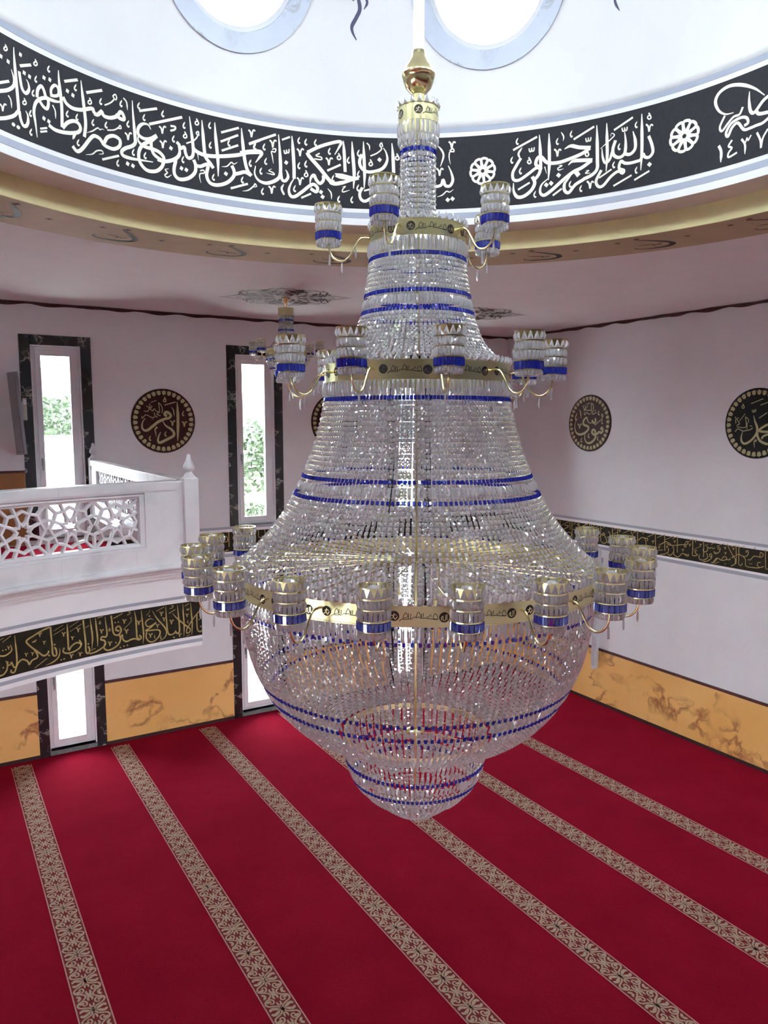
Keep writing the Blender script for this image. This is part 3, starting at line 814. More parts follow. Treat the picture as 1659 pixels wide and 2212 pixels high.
# column
band(CH, .096, 5.722, 5.800, n=48)
bag.put('teardrop_crystal', frames(.100, 5.812, 18, (0,-1), 0, (.1,.05)))
bag.put('fringe_prism', frames(.097, 5.690, 26, (0,-1), 0, (.15,.03))); bag.put('fringe_prism_short', frames(.094, 5.645, 26, (0,-1), .1, (.15,.03)))
strands(bag, [(.083,5.63),(.083,5.45),(.085,5.27)], 30, .0235, blue=(5.605,), bead='small_bead')
# tier 1
band(CH, .235, 5.163, 5.237, n=72)
bag.put('teardrop_crystal', frames(.238, 5.253, 40, (0,-1), 0, (.1,.05)))
bag.put('fringe_prism', frames(.241, 5.128, 72, (0,-1), 0, (.15,.03)))
strands(bag, [(.234,5.095),(.246,5.0),(.258,4.92),(.273,4.84),(.293,4.775),(.325,4.700),(.365,4.645),(.415,4.605)], 96, .0215, blue=(5.085,4.915,4.832), large=(4.872,), bead='small_bead')
# tier 2
band(CH, .460, 4.495, 4.579)
bag.put('teardrop_crystal', frames(.463, 4.596, 78, (0,-1), 0, (.1,.05)))
bag.put('fringe_prism', frames(.466, 4.460, 132, (0,-1), 0, (.15,.03)))
strands(bag, [(.458,4.425),(.475,4.34),(.500,4.24),(.533,4.14),(.572,4.045),(.612,3.960),(.662,3.870),(.722,3.785),(.790,3.708),(.860,3.638),(.893,3.607)], 168, .0245, blue=(4.415,4.043,3.962), large=(4.003,))
# tier 3
band(CH, .915, 3.496, 3.579, n=144)
bag.put('teardrop_crystal', frames(.918, 3.596, 150, (0,-1), 0, (.1,.05)))
bag.put('fringe_prism', frames(.913, 3.461, 216, (0,-1), 0, (.15,.03)))
strands(bag, [(.893,3.425),(.882,3.33),(.862,3.22),(.835,3.12),(.800,3.035),(.752,2.945),(.690,2.862),(.610,2.785),(.520,2.730),(.40,2.695)], 168, .0222, blue=(3.418,3.035,2.945), large=(2.990,))
# lower cup
band(CH, .372, 2.675, 2.700, 'inner_ring')
strands(bag, [(.374,2.672),(.372,2.62),(.362,2.55),(.335,2.47),(.300,2.41)], 92, .0215, blue=(2.560,2.462), large=(2.512,), bead='small_bead')
bag.put('fringe_prism', frames(.262, 2.375, 60, (-.75,-1), 0, (.15,.03)))
strands(bag, [(.225,2.345),(.165,2.295),(.10,2.25),(.03,2.215)], 40, .021, bead='small_bead', links=False)
bag.put('large_crystal', frames(.001, 2.203, 1, (0,-1), 0, (0,0)))
flush(bag, CH, VIEW, {'crystal_bead': 300, 'blue_crystal': 300, 'fringe_prism': 200, 'large_crystal': 200, 'teardrop_crystal': 200})
# spokes and hubs
def spokes(z, r0, r1, n, off=0.0, rad=.0045, z1=None):
    for i in range(n):
        a = off + 2*PI*i/n; zz = z if z1 is None else z1
        MB().tube([(r0*math.cos(a), r0*math.sin(a), z), (r1*math.cos(a), r1*math.sin(a), zz)], rad, 5).build('spoke', M_GOLD, CH)
spokes(3.610, .07, .905, 40, .03); spokes(4.590, .04, .455, 16); spokes(5.242, .02, .232, 8); spokes(2.690, .02, .37, 6)
for z, r in ((3.612,.125), (4.592,.06), (2.69,.05)):
    m = MB(); m.lathe([(.001,z+.02),(r*.5,z+.018),(r,z+.006),(r,z-.006),(.001,z-.01)], 32); m.build('hub_disc', M_GOLD, CH, smooth=False)
# inner lamp holders seen through the bowl
for k in range(6):
    a = .4 + PI/3*k
    m = MB(); m.lathe([(.001,3.44),(.014,3.44),(.014,3.39),(.022,3.385),(.022,3.375),(.001,3.375)], 10, .22*math.cos(a), .22*math.sin(a)); m.tube([(.22*math.cos(a), .22*math.sin(a), 3.44), (.22*math.cos(a), .22*math.sin(a), 3.605)], .004, 5); m.build('inner_holder', M_GOLD, CH)
    m = MB(); m.lathe([(.001,3.375),(.012,3.37),(.022,3.345),(.024,3.325),(.016,3.30),(.001,3.29)], 12, .22*math.cos(a), .22*math.sin(a)); m.build('inner_bulb', M_BULB, CH, smooth=True)
# lamps: 5, 10 and 20 round the three bands; angles from the viewer's direction, right positive
for nL, r, z, a0 in ((5, .235, 5.200, -19.5), (10, .460, 4.537, 11.5), (20, .905, 3.540, 9.9)):
    for k in range(nL):
        add_lamp(CH, r, z, AX0 + R(a0 + 360.0/nL*k))

# ---- small chandelier under the left ceiling medallion
SX, SY = 3.736, 8.442
SC = tag(empty('small_chandelier', (SX, SY, 0)), 'small crystal chandelier hanging under the ceiling rosette by the far wall', 'chandelier')
bg2 = Bag()
m = MB(); m.lathe([(.001,5.745),(.055,5.745),(.045,5.72),(.02,5.68),(.012,5.64),(.012,5.60),(.001,5.60)], 20); m.build('ceiling_cone', M_GOLD, SC, smooth=True)
m = MB(); m.lathe([(.001,5.62),(.006,5.62),(.006,4.85),(.001,4.85)], 8); m.build('centre_rod', M_GOLD, SC)
band(SC, .090, 5.545, 5.625, n=40)
bg2.put('fringe_prism_short', frames(.092, 5.525, 26, (0,-1)))
strands(bg2, [(.080,5.50),(.082,5.43),(.092,5.36),(.125,5.27),(.19,5.19),(.235,5.165)], 30, .0235, blue=(5.49,5.375), bead='small_bead')
band(SC, .24, 5.09, 5.155, n=60)
bg2.put('fringe_prism_short', frames(.242, 5.068, 70, (0,-1)))
strands(bg2, [(.236,5.045),(.225,4.99),(.19,4.92),(.13,4.86),(.05,4.82)], 60, .0215, blue=(5.04,4.93), bead='small_bead', links=False)
flush(bg2, SC, VIEW, {})
for k in range(6): add_lamp(SC, .24, 5.12, AX0 + R(25 + 60*k), .78)
# ================================================================== LETTERING DATA
# pen strokes: (width in 0.1 mm, taper code, x, z, x, z ... in mm) laid out on each surface
L_DRUM = [
(224,1,-5804,6545,-5806,6510,-5803,6421,-5796,6289,-5792,6210,-5793,6166),
(210,0,-5959,6083,-5935,6092,-5886,6112,-5829,6145,-5797,6181),
(209,2,-5948,6239,-5924,6250,-5867,6277,-5826,6311,-5814,6343,-5820,6377,-5833,6408),
(153,0,-5945,6286,-5852,6333),
(118,0,-5933,6174,-5918,6167,-5912,6140),
(98,0,-5912,6141,-5902,6177,-5891,6188,-5882,6184),
(98,2,-5865,6248,-5847,6227,-5844,6182),
(222,0,-5862,6446,-5842,6441),
(224,0,-5767,6524,-5748,6519),
(225,0,-5746,6428,-5726,6423),
(226,0,-5707,6421,-5688,6416),
(221,0,-5913,6454,-5894,6450),
(90,0,-5868,6534,-5857,6521,-5855,6510,-5868,6499,-5879,6501,-5874,6514,-5861,6523),
(92,0,-5650,6539,-5638,6525,-5636,6513,-5649,6502,-5661,6505,-5656,6518,-5643,6527),
(169,0,-5766,6454,-5681,6493),
(212,2,-5773,6420,-5770,6384,-5758,6327,-5732,6309,-5706,6340,-5710,6376,-5723,6393),
(213,2,-5787,6187,-5782,6146,-5764,6111,-5740,6116,-5725,6146,-5726,6184,-5740,6204),
(225,3,-5850,6087,-5837,6091,-5823,6095),
(226,3,-5815,6083,-5801,6087,-5788,6091),
(92,0,-5747,6275,-5735,6260,-5733,6249,-5746,6238,-5758,6241,-5753,6254,-5740,6262),
(100,1,-5643,6445,-5657,6419,-5657,6406),
(121,3,-5659,6406,-5650,6406,-5643,6415),
(100,1,-5668,6354,-5683,6329,-5682,6315),
(121,3,-5684,6315,-5675,6315,-5668,6324),
(100,1,-5543,6543,-5557,6518,-5556,6504),
(122,3,-5558,6504,-5549,6504,-5542,6513),
(100,1,-5696,6224,-5710,6199,-5710,6186),
(121,3,-5712,6186,-5703,6186,-5696,6194),
(100,1,-5699,6113,-5714,6088,-5713,6075),
(122,3,-5715,6075,-5706,6074,-5699,6083),
(103,1,-5346,6501,-5361,6475,-5360,6461),
(125,3,-5362,6461,-5353,6461,-5346,6470),
(103,1,-5416,6316,-5431,6290,-5430,6276),
(125,3,-5432,6276,-5423,6276,-5416,6284),
(103,1,-5344,6319,-5358,6293,-5357,6279),
(126,3,-5360,6280,-5350,6279,-5343,6287),
(105,1,-5223,6323,-5237,6297,-5236,6283),
(127,3,-5238,6283,-5229,6282,-5222,6291),
(216,2,-5649,6314,-5640,6365,-5612,6395,-5594,6375,-5580,6342,-5541,6337,-5484,6346,-5451,6371),
(188,0,-5539,6356,-5540,6401,-5511,6437,-5486,6427,-5486,6388,-5519,6369,-5537,6370),
(215,1,-5662,6073,-5670,6158,-5678,6219,-5663,6274,-5629,6312,-5580,6335,-5564,6316,-5576,6274,-5604,6276,-5634,6304),
(229,0,-5599,6456,-5579,6450),
(230,0,-5555,6460,-5536,6454),
(233,1,-5477,6540,-5477,6482,-5465,6330,-5469,6194),
(175,0,-5437,6487,-5334,6533),
(234,0,-5426,6439,-5406,6432),
(235,0,-5386,6426,-5366,6419),
(238,0,-5452,6387,-5428,6355,-5381,6341,-5316,6352,-5233,6387,-5222,6368,-5198,6359,-5177,6372,-5156,6397),
(237,1,-5310,6538,-5305,6476,-5292,6347,-5288,6267,-5302,6185),
(179,0,-5273,6474,-5150,6529),
(97,0,-5251,6449,-5239,6433,-5237,6420,-5250,6409,-5262,6413,-5257,6427,-5244,6435),
(102,2,-5534,6310,-5516,6280,-5515,6232),
(231,0,-5614,6209,-5594,6202),
(232,0,-5578,6202,-5558,6195),
(116,0,-5636,6133,-5583,6155),
(116,0,-5637,6114,-5584,6135),
(235,0,-5570,6177,-5519,6162,-5438,6171,-5356,6197,-5329,6228,-5341,6257,-5377,6263,-5426,6237,-5465,6192),
(178,2,-5368,6189,-5382,6165,-5391,6145),
(242,0,-5221,6359,-5196,6358,-5175,6377,-5160,6389,-5147,6368,-5119,6365,-5086,6372,-5044,6395,-5014,6432,-4993,6413,-4991,6388,-5024,6387,-5056,6402),
(105,1,-5157,6478,-5171,6451,-5170,6436),
(128,3,-5172,6437,-5163,6436,-5156,6445),
(107,1,-5001,6512,-5015,6485,-5014,6470),
(129,3,-5016,6471,-5007,6470,-5000,6479),
(107,1,-4952,6392,-4967,6366,-4966,6350),
(131,3,-4968,6351,-4958,6349,-4951,6358),
(108,1,-4864,6538,-4879,6511,-4878,6496),
(131,3,-4880,6496,-4870,6495,-4863,6504),
(110,1,-4679,6535,-4693,6507,-4692,6492),
(133,3,-4694,6493,-4684,6491,-4677,6500),
(108,1,-4826,6470,-4840,6443,-4839,6428),
(132,3,-4842,6428,-4832,6427,-4825,6436),
(106,1,-5123,6337,-5137,6310,-5136,6295),
(129,3,-5138,6296,-5129,6295,-5122,6304),
(104,1,-5342,6159,-5357,6134,-5356,6119),
(126,3,-5358,6120,-5348,6119,-5342,6127),
(111,1,-4600,6381,-4615,6354,-4614,6337),
(135,3,-4616,6338,-4606,6336,-4599,6345),
(108,1,-4919,6212,-4933,6186,-4932,6170),
(132,3,-4934,6171,-4925,6169,-4918,6178),
(109,1,-4827,6213,-4842,6186,-4841,6171),
(133,3,-4843,6171,-4833,6169,-4826,6178),
(107,1,-5043,6110,-5057,6084,-5056,6068),
(131,3,-5058,6069,-5049,6067,-5042,6076),
(98,0,-5136,6438,-5090,6468,-5060,6502,-5070,6516,-5050,6534,-5041,6514,-5052,6496),
(107,2,-4989,6530,-4966,6509,-4961,6458),
(247,3,-4921,6533,-4919,6445,-4909,6291,-4910,6255,-4936,6226,-4987,6199,-5017,6170,-5006,6145,-4948,6141,-4873,6148,-4775,6157),
(171,0,-4870,6479,-4730,6533),
(188,0,-4795,6410,-4535,6523),
(233,1,-4783,6377,-4805,6404,-4847,6398,-4881,6362,-4883,6319,-4842,6301,-4792,6312,-4739,6348),
(251,0,-4739,6344,-4784,6301,-4852,6255,-4884,6196,-4878,6133,-4826,6090,-4754,6099,-4707,6139,-4690,6183),
(251,1,-4883,6315,-4885,6275,-4844,6249,-4770,6246,-4720,6235,-4689,6205,-4696,6159),
(236,0,-4784,6308,-4784,6257,-4767,6214,-4722,6191,-4672,6186,-4586,6220),
(131,0,-4987,6302,-4971,6291,-4964,6259),
(108,0,-4964,6260,-4954,6300,-4943,6312,-4934,6306),
(133,0,-4718,6416,-4702,6404,-4694,6370),
(110,0,-4694,6372,-4685,6413,-4674,6425,-4664,6419),
(134,0,-4717,6317,-4701,6305,-4694,6271),
(110,0,-4694,6272,-4684,6314,-4673,6326,-4664,6319),
(253,0,-4641,6291,-4620,6280),
(142,0,-4629,6440,-4592,6443,-4597,6423,-4631,6406),
(91,0,-5124,6281,-5073,6296,-5039,6319,-5022,6340,-5016,6322,-5048,6316),
(90,3,-5282,6219,-5239,6241,-5196,6274,-5180,6267,-5162,6277,-5146,6274),
(242,0,-5395,6101,-5368,6079,-5344,6085,-5310,6119,-5257,6188,-5224,6215,-5183,6209,-5156,6186,-5125,6233,-5075,6257,-5030,6244,-5032,6202,-5079,6170,-5136,6172,-5166,6186),
(91,3,-5297,6075,-5246,6092,-5212,6122,-5174,6134,-5161,6118,-5195,6105),
(153,0,-5171,6077,-5039,6136),
(247,0,-4985,6104,-4964,6094),
(248,0,-4944,6100,-4923,6089),
(103,3,-4652,6138,-4682,6125,-4664,6108,-4685,6088,-4667,6075,-4631,6100),
(111,1,-4514,6495,-4528,6468,-4527,6452),
(135,3,-4530,6453,-4520,6451,-4513,6460),
(113,1,-4311,6540,-4325,6513,-4324,6497),
(137,3,-4326,6498,-4316,6495,-4309,6504),
(113,1,-4310,6399,-4324,6372,-4323,6355),
(138,3,-4326,6356,-4316,6354,-4309,6363),
(112,1,-4530,6252,-4544,6225,-4543,6208),
(136,3,-4546,6209,-4536,6207,-4529,6216),
(114,1,-4291,6171,-4305,6144,-4304,6127),
(139,3,-4306,6128,-4296,6126,-4289,6135),
(116,1,-4059,6189,-4073,6162,-4072,6145),
(141,3,-4075,6146,-4064,6143,-4057,6152),
(116,1,-3992,6322,-4006,6295,-4005,6277),
(141,3,-4007,6279,-3997,6275,-3990,6284),
(116,1,-3951,6451,-3965,6424,-3963,6406),
(140,3,-3966,6408,-3956,6404,-3949,6413),
(114,1,-4160,6443,-4175,6416,-4173,6399),
(139,3,-4176,6400,-4166,6397,-4159,6406),
(104,0,-4519,6426,-4506,6407,-4503,6392,-4517,6382,-4529,6388,-4524,6402,-4511,6410),
(104,0,-4423,6539,-4410,6520,-4407,6505,-4421,6495,-4433,6501,-4429,6516,-4415,6523),
(239,1,-4478,6542,-4469,6469,-4454,6321,-4464,6262,-4498,6246,-4517,6278,-4525,6317,-4558,6299,-4565,6324,-4585,6339),
(254,2,-4740,6184,-4689,6181,-4630,6200,-4579,6235,-4562,6276,-4577,6340),
(104,0,-4508,6346,-4448,6379,-4417,6418,-4427,6437,-4410,6450,-4407,6421),
(258,1,-4380,6538,-4376,6474,-4365,6316,-4353,6273,-4320,6240,-4298,6210),
(277,0,-4458,6332,-4437,6310,-4383,6294,-4315,6295,-4212,6313,-4092,6343,-4023,6371,-3923,6389),
(260,3,-4278,6544,-4273,6434,-4260,6282,-4260,6158),
(163,0,-4229,6481,-4087,6541),
(163,0,-4235,6414,-4093,6487),
(163,0,-4228,6350,-4094,6413),
(263,1,-4066,6543,-4059,6450,-4045,6319,-4025,6243,-3993,6204),
(140,0,-4010,6540,-3994,6526,-3986,6490),
(115,0,-3986,6491,-3976,6534,-3966,6546,-3956,6539),
(181,0,-4008,6435,-3917,6479),
(97,2,-4421,6294,-4414,6246),
(257,0,-4595,6207,-4611,6145,-4604,6102,-4567,6081,-4498,6102,-4446,6152,-4439,6206,-4453,6242),
(243,0,-4443,6206,-4402,6204,-4359,6226,-4325,6232,-4298,6214),
(256,0,-4562,6167,-4541,6156),
(257,0,-4524,6164,-4503,6152),
(97,2,-4403,6173,-4376,6182,-4372,6162,-4404,6152,-4409,6124,-4399,6086),
(262,0,-4338,6220,-4353,6150,-4328,6100,-4269,6093,-4191,6123,-4138,6176,-4132,6218,-4149,6255),
(264,0,-4134,6193,-4086,6210,-4043,6224,-3995,6206),
(98,3,-4231,6233,-4188,6244,-4153,6278,-4132,6269,-4103,6287),
(262,0,-4209,6194,-4187,6181),
(165,0,-4162,6086,-4023,6140),
(108,3,-4067,6080,-4020,6093,-3976,6130,-3965,6148,-3952,6130,-3982,6120),
(182,0,-4005,6440,-3790,6540),
(248,2,-4079,6361,-4006,6383,-3929,6396,-3906,6384,-3925,6351,-3958,6307),
(115,1,-3956,6453,-3970,6425,-3969,6408),
(140,3,-3971,6409,-3961,6406,-3954,6415),
(116,1,-3878,6461,-3893,6433,-3891,6416),
(141,3,-3894,6417,-3884,6414,-3876,6423),
(116,1,-3867,6355,-3882,6327,-3880,6310),
(141,3,-3883,6311,-3872,6308,-3865,6317),
(116,1,-3993,6325,-4007,6297,-4006,6280),
(141,3,-4008,6281,-3998,6278,-3991,6287),
(116,1,-3908,6277,-3922,6250,-3920,6233),
(141,3,-3923,6234,-3913,6230,-3906,6239),
(117,1,-3597,6546,-3611,6519,-3609,6501),
(142,3,-3612,6502,-3602,6499,-3595,6507),
(117,1,-3541,6540,-3555,6513,-3553,6495),
(142,3,-3556,6496,-3546,6493,-3538,6502),
(118,1,-3463,6544,-3477,6517,-3475,6499),
(143,3,-3478,6500,-3467,6497,-3460,6505),
(118,1,-3599,6356,-3613,6328,-3612,6310),
(143,3,-3614,6312,-3604,6308,-3597,6317),
(118,1,-3543,6374,-3557,6346,-3555,6328),
(143,3,-3558,6330,-3547,6326,-3540,6335),
(118,1,-3350,6489,-3364,6462,-3363,6444),
(143,3,-3365,6445,-3355,6441,-3348,6450),
(118,1,-3636,6177,-3650,6149,-3649,6131),
(143,3,-3652,6133,-3641,6129,-3634,6138),
(119,1,-3321,6282,-3336,6254,-3334,6236),
(144,3,-3337,6238,-3326,6234,-3319,6242),
(117,1,-3897,6127,-3912,6099,-3910,6082),
(142,3,-3913,6083,-3903,6079,-3895,6088),
(141,0,-3841,6491,-3824,6476,-3816,6439),
(116,0,-3816,6440,-3807,6484,-3796,6496,-3786,6488),
(100,2,-3822,6426,-3792,6432,-3801,6407,-3827,6409,-3821,6370,-3813,6319),
(267,3,-3769,6543,-3762,6450,-3756,6314,-3763,6233,-3803,6192,-3872,6165,-3933,6177,-3966,6222,-3958,6283),
(150,0,-3742,6507,-3676,6537),
(268,1,-3661,6547,-3654,6455,-3647,6319,-3647,6225),
(254,1,-3646,6229,-3673,6186,-3691,6135,-3678,6092,-3643,6089,-3586,6129,-3525,6180,-3488,6197,-3457,6173,-3468,6141,-3514,6162),
(109,0,-3726,6432,-3721,6409,-3708,6413,-3705,6436,-3702,6416,-3688,6419,-3685,6445),
(268,0,-3720,6347,-3699,6333),
(235,2,-3756,6270,-3746,6210,-3720,6200,-3696,6232,-3704,6268,-3716,6285),
(100,3,-3827,6279,-3852,6262,-3819,6252,-3809,6237,-3873,6241),
(168,1,-3732,6175,-3750,6137,-3730,6094),
(142,0,-3855,6145,-3838,6129,-3830,6091),
(117,0,-3830,6093,-3821,6137,-3810,6149,-3800,6140),
(142,0,-3621,6455,-3604,6439,-3596,6401),
(117,0,-3596,6403,-3587,6447,-3576,6459,-3566,6450),
(144,0,-3387,6409,-3370,6392,-3362,6354),
(118,0,-3362,6355,-3353,6400,-3342,6411,-3332,6402),
(143,0,-3624,6236,-3607,6220,-3599,6181),
(118,0,-3599,6183,-3589,6227,-3579,6239,-3569,6230),
(253,2,-3537,6436,-3435,6491,-3313,6534,-3262,6539,-3278,6500,-3315,6439),
(305,0,-3537,6436,-3522,6409,-3436,6323,-3367,6246,-3324,6215,-3249,6228),
(110,0,-3437,6439,-3468,6418,-3425,6410,-3425,6392,-3481,6393),
(110,0,-3285,6452,-3271,6429,-3267,6412,-3281,6403,-3294,6412,-3290,6427,-3276,6433),
(110,0,-3553,6298,-3539,6275,-3536,6259,-3550,6250,-3563,6258,-3558,6273,-3544,6280),
(169,0,-3377,6311,-3266,6365),
(254,1,-3518,6197,-3511,6243,-3485,6268,-3467,6234,-3437,6208,-3409,6235,-3410,6272),
(272,0,-3440,6150,-3418,6135),
(272,0,-3427,6114,-3405,6099),
(153,0,-3591,6084,-3510,6124),
(111,3,-3375,6175,-3346,6140,-3344,6092),
(254,1,-3244,6550,-3237,6442,-3230,6311),
(289,3,-3314,6293,-3269,6285,-3216,6274,-3164,6266,-3119,6275),
(272,0,-3356,6224,-3322,6214,-3252,6227,-3182,6254,-3120,6271),
(255,0,-3308,6281,-3269,6269,-3208,6262),
(272,3,-3174,6549,-3168,6455,-3157,6307,-3163,6186),
(255,3,-3081,6554,-3078,6468,-3072,6311,-3076,6190),
(255,2,-3092,6455,-3113,6400,-3098,6351,-3050,6322,-2980,6329,-2919,6357,-2887,6416,-2896,6474,-2919,6511),
(272,0,-2961,6427,-2939,6410),
(111,0,-3026,6419,-3012,6394,-3008,6378,-3022,6369,-3035,6378,-3031,6393,-3017,6399),
(110,0,-3024,6445,-2972,6468,-2933,6502,-2947,6530,-2933,6549,-2925,6519),
(102,2,-3054,6544,-3033,6523,-3031,6488),
(119,1,-3114,6490,-3128,6463,-3126,6445),
(144,3,-3128,6446,-3118,6442,-3111,6450),
(119,1,-3196,6432,-3211,6404,-3209,6386),
(144,3,-3211,6388,-3201,6383,-3194,6392),
(119,1,-3114,6329,-3128,6301,-3126,6283),
(145,3,-3129,6285,-3119,6280,-3112,6289),
(120,1,-3119,6220,-3133,6193,-3131,6175),
(145,3,-3134,6176,-3123,6172,-3116,6181),
(120,1,-3277,6125,-3291,6097,-3289,6079),
(145,3,-3292,6081,-3281,6076,-3274,6085),
(120,1,-3169,6126,-3183,6099,-3181,6081),
(145,3,-3184,6082,-3174,6078,-3167,6086),
(272,1,-2850,6549,-2841,6458,-2834,6301,-2830,6192),
(110,0,-2810,6470,-2796,6445,-2792,6428,-2806,6420,-2819,6430,-2815,6445,-2801,6450),
(102,3,-3256,6193,-3228,6201,-3250,6177,-3250,6155,-3193,6173),
(240,0,-3090,6198,-3112,6151,-3103,6108,-3068,6092,-3016,6121,-2954,6173,-2884,6191),
(137,0,-3077,6173,-2989,6197),
(222,0,-2830,6192,-2788,6226,-2753,6251,-2692,6243),
(152,3,-2488,6535,-2449,6496,-2430,6446,-2455,6364),
(143,0,-2389,6556,-2372,6537,-2363,6497),
(118,0,-2363,6499,-2355,6542,-2344,6552,-2334,6542),
(101,2,-2382,6484,-2354,6499,-2347,6476,-2378,6476,-2385,6436,-2374,6380),
(238,1,-2392,6370,-2368,6320,-2353,6257,-2375,6213,-2412,6215,-2425,6247,-2434,6260,-2447,6222,-2490,6211,-2542,6225),
(144,0,-2487,6353,-2469,6334,-2460,6294),
(119,0,-2460,6295,-2452,6339,-2442,6350,-2431,6339),
(102,3,-2482,6128,-2437,6143,-2403,6171,-2377,6164,-2346,6184),
(273,0,-2404,6113,-2382,6095),
(273,0,-2365,6120,-2343,6102),
(116,1,-1834,6540,-1847,6516,-1845,6498),
(141,3,-1847,6500,-1837,6494,-1831,6501),
(117,1,-1874,6403,-1887,6378,-1885,6360),
(142,3,-1887,6362,-1877,6356,-1870,6363),
(116,1,-1804,6314,-1817,6290,-1815,6271),
(142,3,-1817,6273,-1807,6267,-1800,6275),
(116,1,-1685,6123,-1698,6098,-1696,6080),
(141,3,-1698,6082,-1688,6076,-1682,6083),
(114,1,-1518,6498,-1531,6474,-1528,6456),
(139,3,-1531,6458,-1521,6452,-1514,6459),
(113,1,-1411,6535,-1423,6512,-1421,6495),
(137,3,-1424,6497,-1414,6490,-1407,6497),
(114,1,-1408,6164,-1421,6141,-1419,6123),
(139,3,-1422,6125,-1411,6119,-1405,6126),
(114,1,-1324,6120,-1337,6097,-1334,6079),
(138,3,-1337,6081,-1327,6075,-1320,6082),
(165,0,-1872,6452,-1684,6530),
(166,3,-1800,6464,-1829,6419,-1811,6377),
(233,0,-1809,6385,-1844,6331,-1872,6277,-1863,6226,-1816,6220,-1741,6262,-1682,6297,-1641,6278),
(107,0,-1746,6451,-1740,6427,-1727,6428,-1725,6451,-1722,6429,-1708,6429,-1705,6454),
(108,0,-1747,6384,-1733,6358,-1729,6341,-1742,6335,-1755,6346,-1751,6360,-1738,6363),
(248,1,-1667,6542,-1658,6431,-1652,6285,-1681,6224,-1712,6212),
(267,2,-1716,6235,-1695,6185,-1721,6131,-1779,6092,-1831,6091,-1861,6137,-1864,6201),
(150,0,-1827,6146,-1735,6191),
(246,3,-1592,6543,-1587,6445,-1583,6309,-1588,6193),
(275,1,-1467,6408,-1418,6423,-1351,6401,-1264,6384),
(262,0,-1268,6382,-1333,6351,-1431,6327,-1515,6314,-1599,6325,-1646,6373,-1677,6369,-1689,6322,-1644,6288),
(99,2,-1619,6297,-1603,6243),
(114,3,-1497,6538,-1476,6500,-1480,6470),
(139,0,-1547,6419,-1529,6399,-1520,6360),
(114,0,-1520,6361,-1513,6403,-1503,6411,-1493,6400),
(161,0,-1398,6467,-1241,6533),
(104,0,-1304,6461,-1298,6436,-1285,6437,-1284,6459,-1280,6438,-1267,6437,-1264,6461),
(105,0,-1295,6374,-1281,6348,-1278,6332,-1291,6326,-1303,6338,-1300,6351,-1286,6354),
(257,1,-1222,6539,-1216,6447,-1209,6290,-1209,6221,-1245,6184,-1314,6161),
(275,1,-1434,6284,-1398,6308,-1323,6302,-1248,6291),
(263,2,-1252,6290,-1329,6248,-1395,6227,-1477,6175,-1560,6113,-1618,6082,-1650,6107,-1641,6163,-1591,6204),
(325,0,-1383,6237,-1349,6192),
(245,2,-1310,6160,-1376,6129,-1424,6078,-1458,6099,-1460,6148,-1436,6177,-1407,6209),
(262,0,-1519,6229,-1497,6209),
(264,0,-1614,6168,-1592,6149),
(264,0,-1576,6176,-1554,6156),
(148,0,-1550,6072,-1480,6115),
(98,3,-1510,6292,-1482,6288,-1515,6272,-1505,6257,-1470,6263),
(97,3,-1296,6221,-1272,6219,-1299,6204,-1259,6198),
(138,0,-1285,6143,-1268,6123,-1258,6084),
(113,0,-1258,6085,-1251,6126,-1242,6134,-1231,6123),
(238,3,-1146,6539,-1141,6445,-1134,6305,-1139,6190),
(95,3,-1191,6361,-1111,6416,-1084,6440,-1105,6458,-1114,6436),
(237,1,-1007,6448,-996,6370,-1001,6295,-1041,6272,-1083,6296,-1092,6343,-1074,6401),
(235,1,-944,6438,-924,6369,-924,6309,-960,6279,-1009,6293),
(191,1,-1177,6367,-1168,6296,-1146,6252,-1114,6271,-1098,6322,-1074,6395),
(157,0,-1089,6476,-948,6536),
(102,0,-1028,6480,-1022,6456,-1009,6456,-1008,6477,-1004,6457,-991,6456,-989,6479),
(109,1,-915,6501,-927,6480,-925,6463),
(132,3,-927,6465,-917,6459,-911,6465),
(110,1,-1039,6374,-1051,6352,-1049,6335),
(134,3,-1052,6337,-1042,6330,-1035,6337),
(111,1,-1075,6251,-1088,6229,-1085,6212),
(135,3,-1088,6214,-1078,6207,-1072,6214),
(110,1,-902,6180,-914,6158,-912,6141),
(133,3,-915,6143,-905,6136,-899,6142),
(233,3,-882,6545,-877,6441,-871,6290,-874,6148),
(100,0,-830,6539,-816,6514,-812,6498,-825,6494,-837,6506,-834,6518,-821,6520),
(131,0,-847,6464,-830,6444,-821,6406),
(108,0,-821,6407,-815,6445,-805,6452,-795,6441),
(221,0,-824,6378,-797,6311,-788,6257,-814,6228,-846,6236,-863,6262,-878,6224,-910,6218,-958,6216,-999,6224,-1028,6243,-1040,6195,-1003,6173,-1012,6154,-1046,6174,-1102,6145,-1157,6091,-1194,6089,-1214,6133,-1176,6206),
(249,0,-820,6186,-799,6166),
(128,0,-1192,6151,-1097,6198),
(143,0,-1079,6074,-942,6127),
(141,0,-921,6088,-808,6131),
(226,3,9,6404,-65,6471,-156,6524,-245,6547,-315,6527,-341,6476,-315,6412,-265,6373,-206,6365),
(222,1,-100,6464,-99,6404,-86,6338,-56,6320,-1,6372,50,6395),
(221,0,56,6288,-20,6299,-41,6318),
(159,0,-142,6381,-163,6341,-204,6338,-244,6307,-284,6269,-300,6302,-268,6365),
(191,0,58,6260,8,6235,-39,6233,-80,6230,-127,6234,-172,6290,-212,6271,-238,6222,-253,6250,-220,6300,-156,6317,-111,6303,-99,6268,-126,6258),
(196,2,-302,6180,-282,6134,-282,6066),
(137,0,-207,6191,-231,6158,-206,6140,-228,6114,-226,6085,-167,6100),
(147,2,-140,6178,-113,6135,-110,6073),
(101,0,-135,6168,-113,6145,-100,6174,-92,6155,-72,6184),
(145,0,-32,6187,-4,6130,3,6080),
(133,0,3,6084,13,6140,45,6186),
]
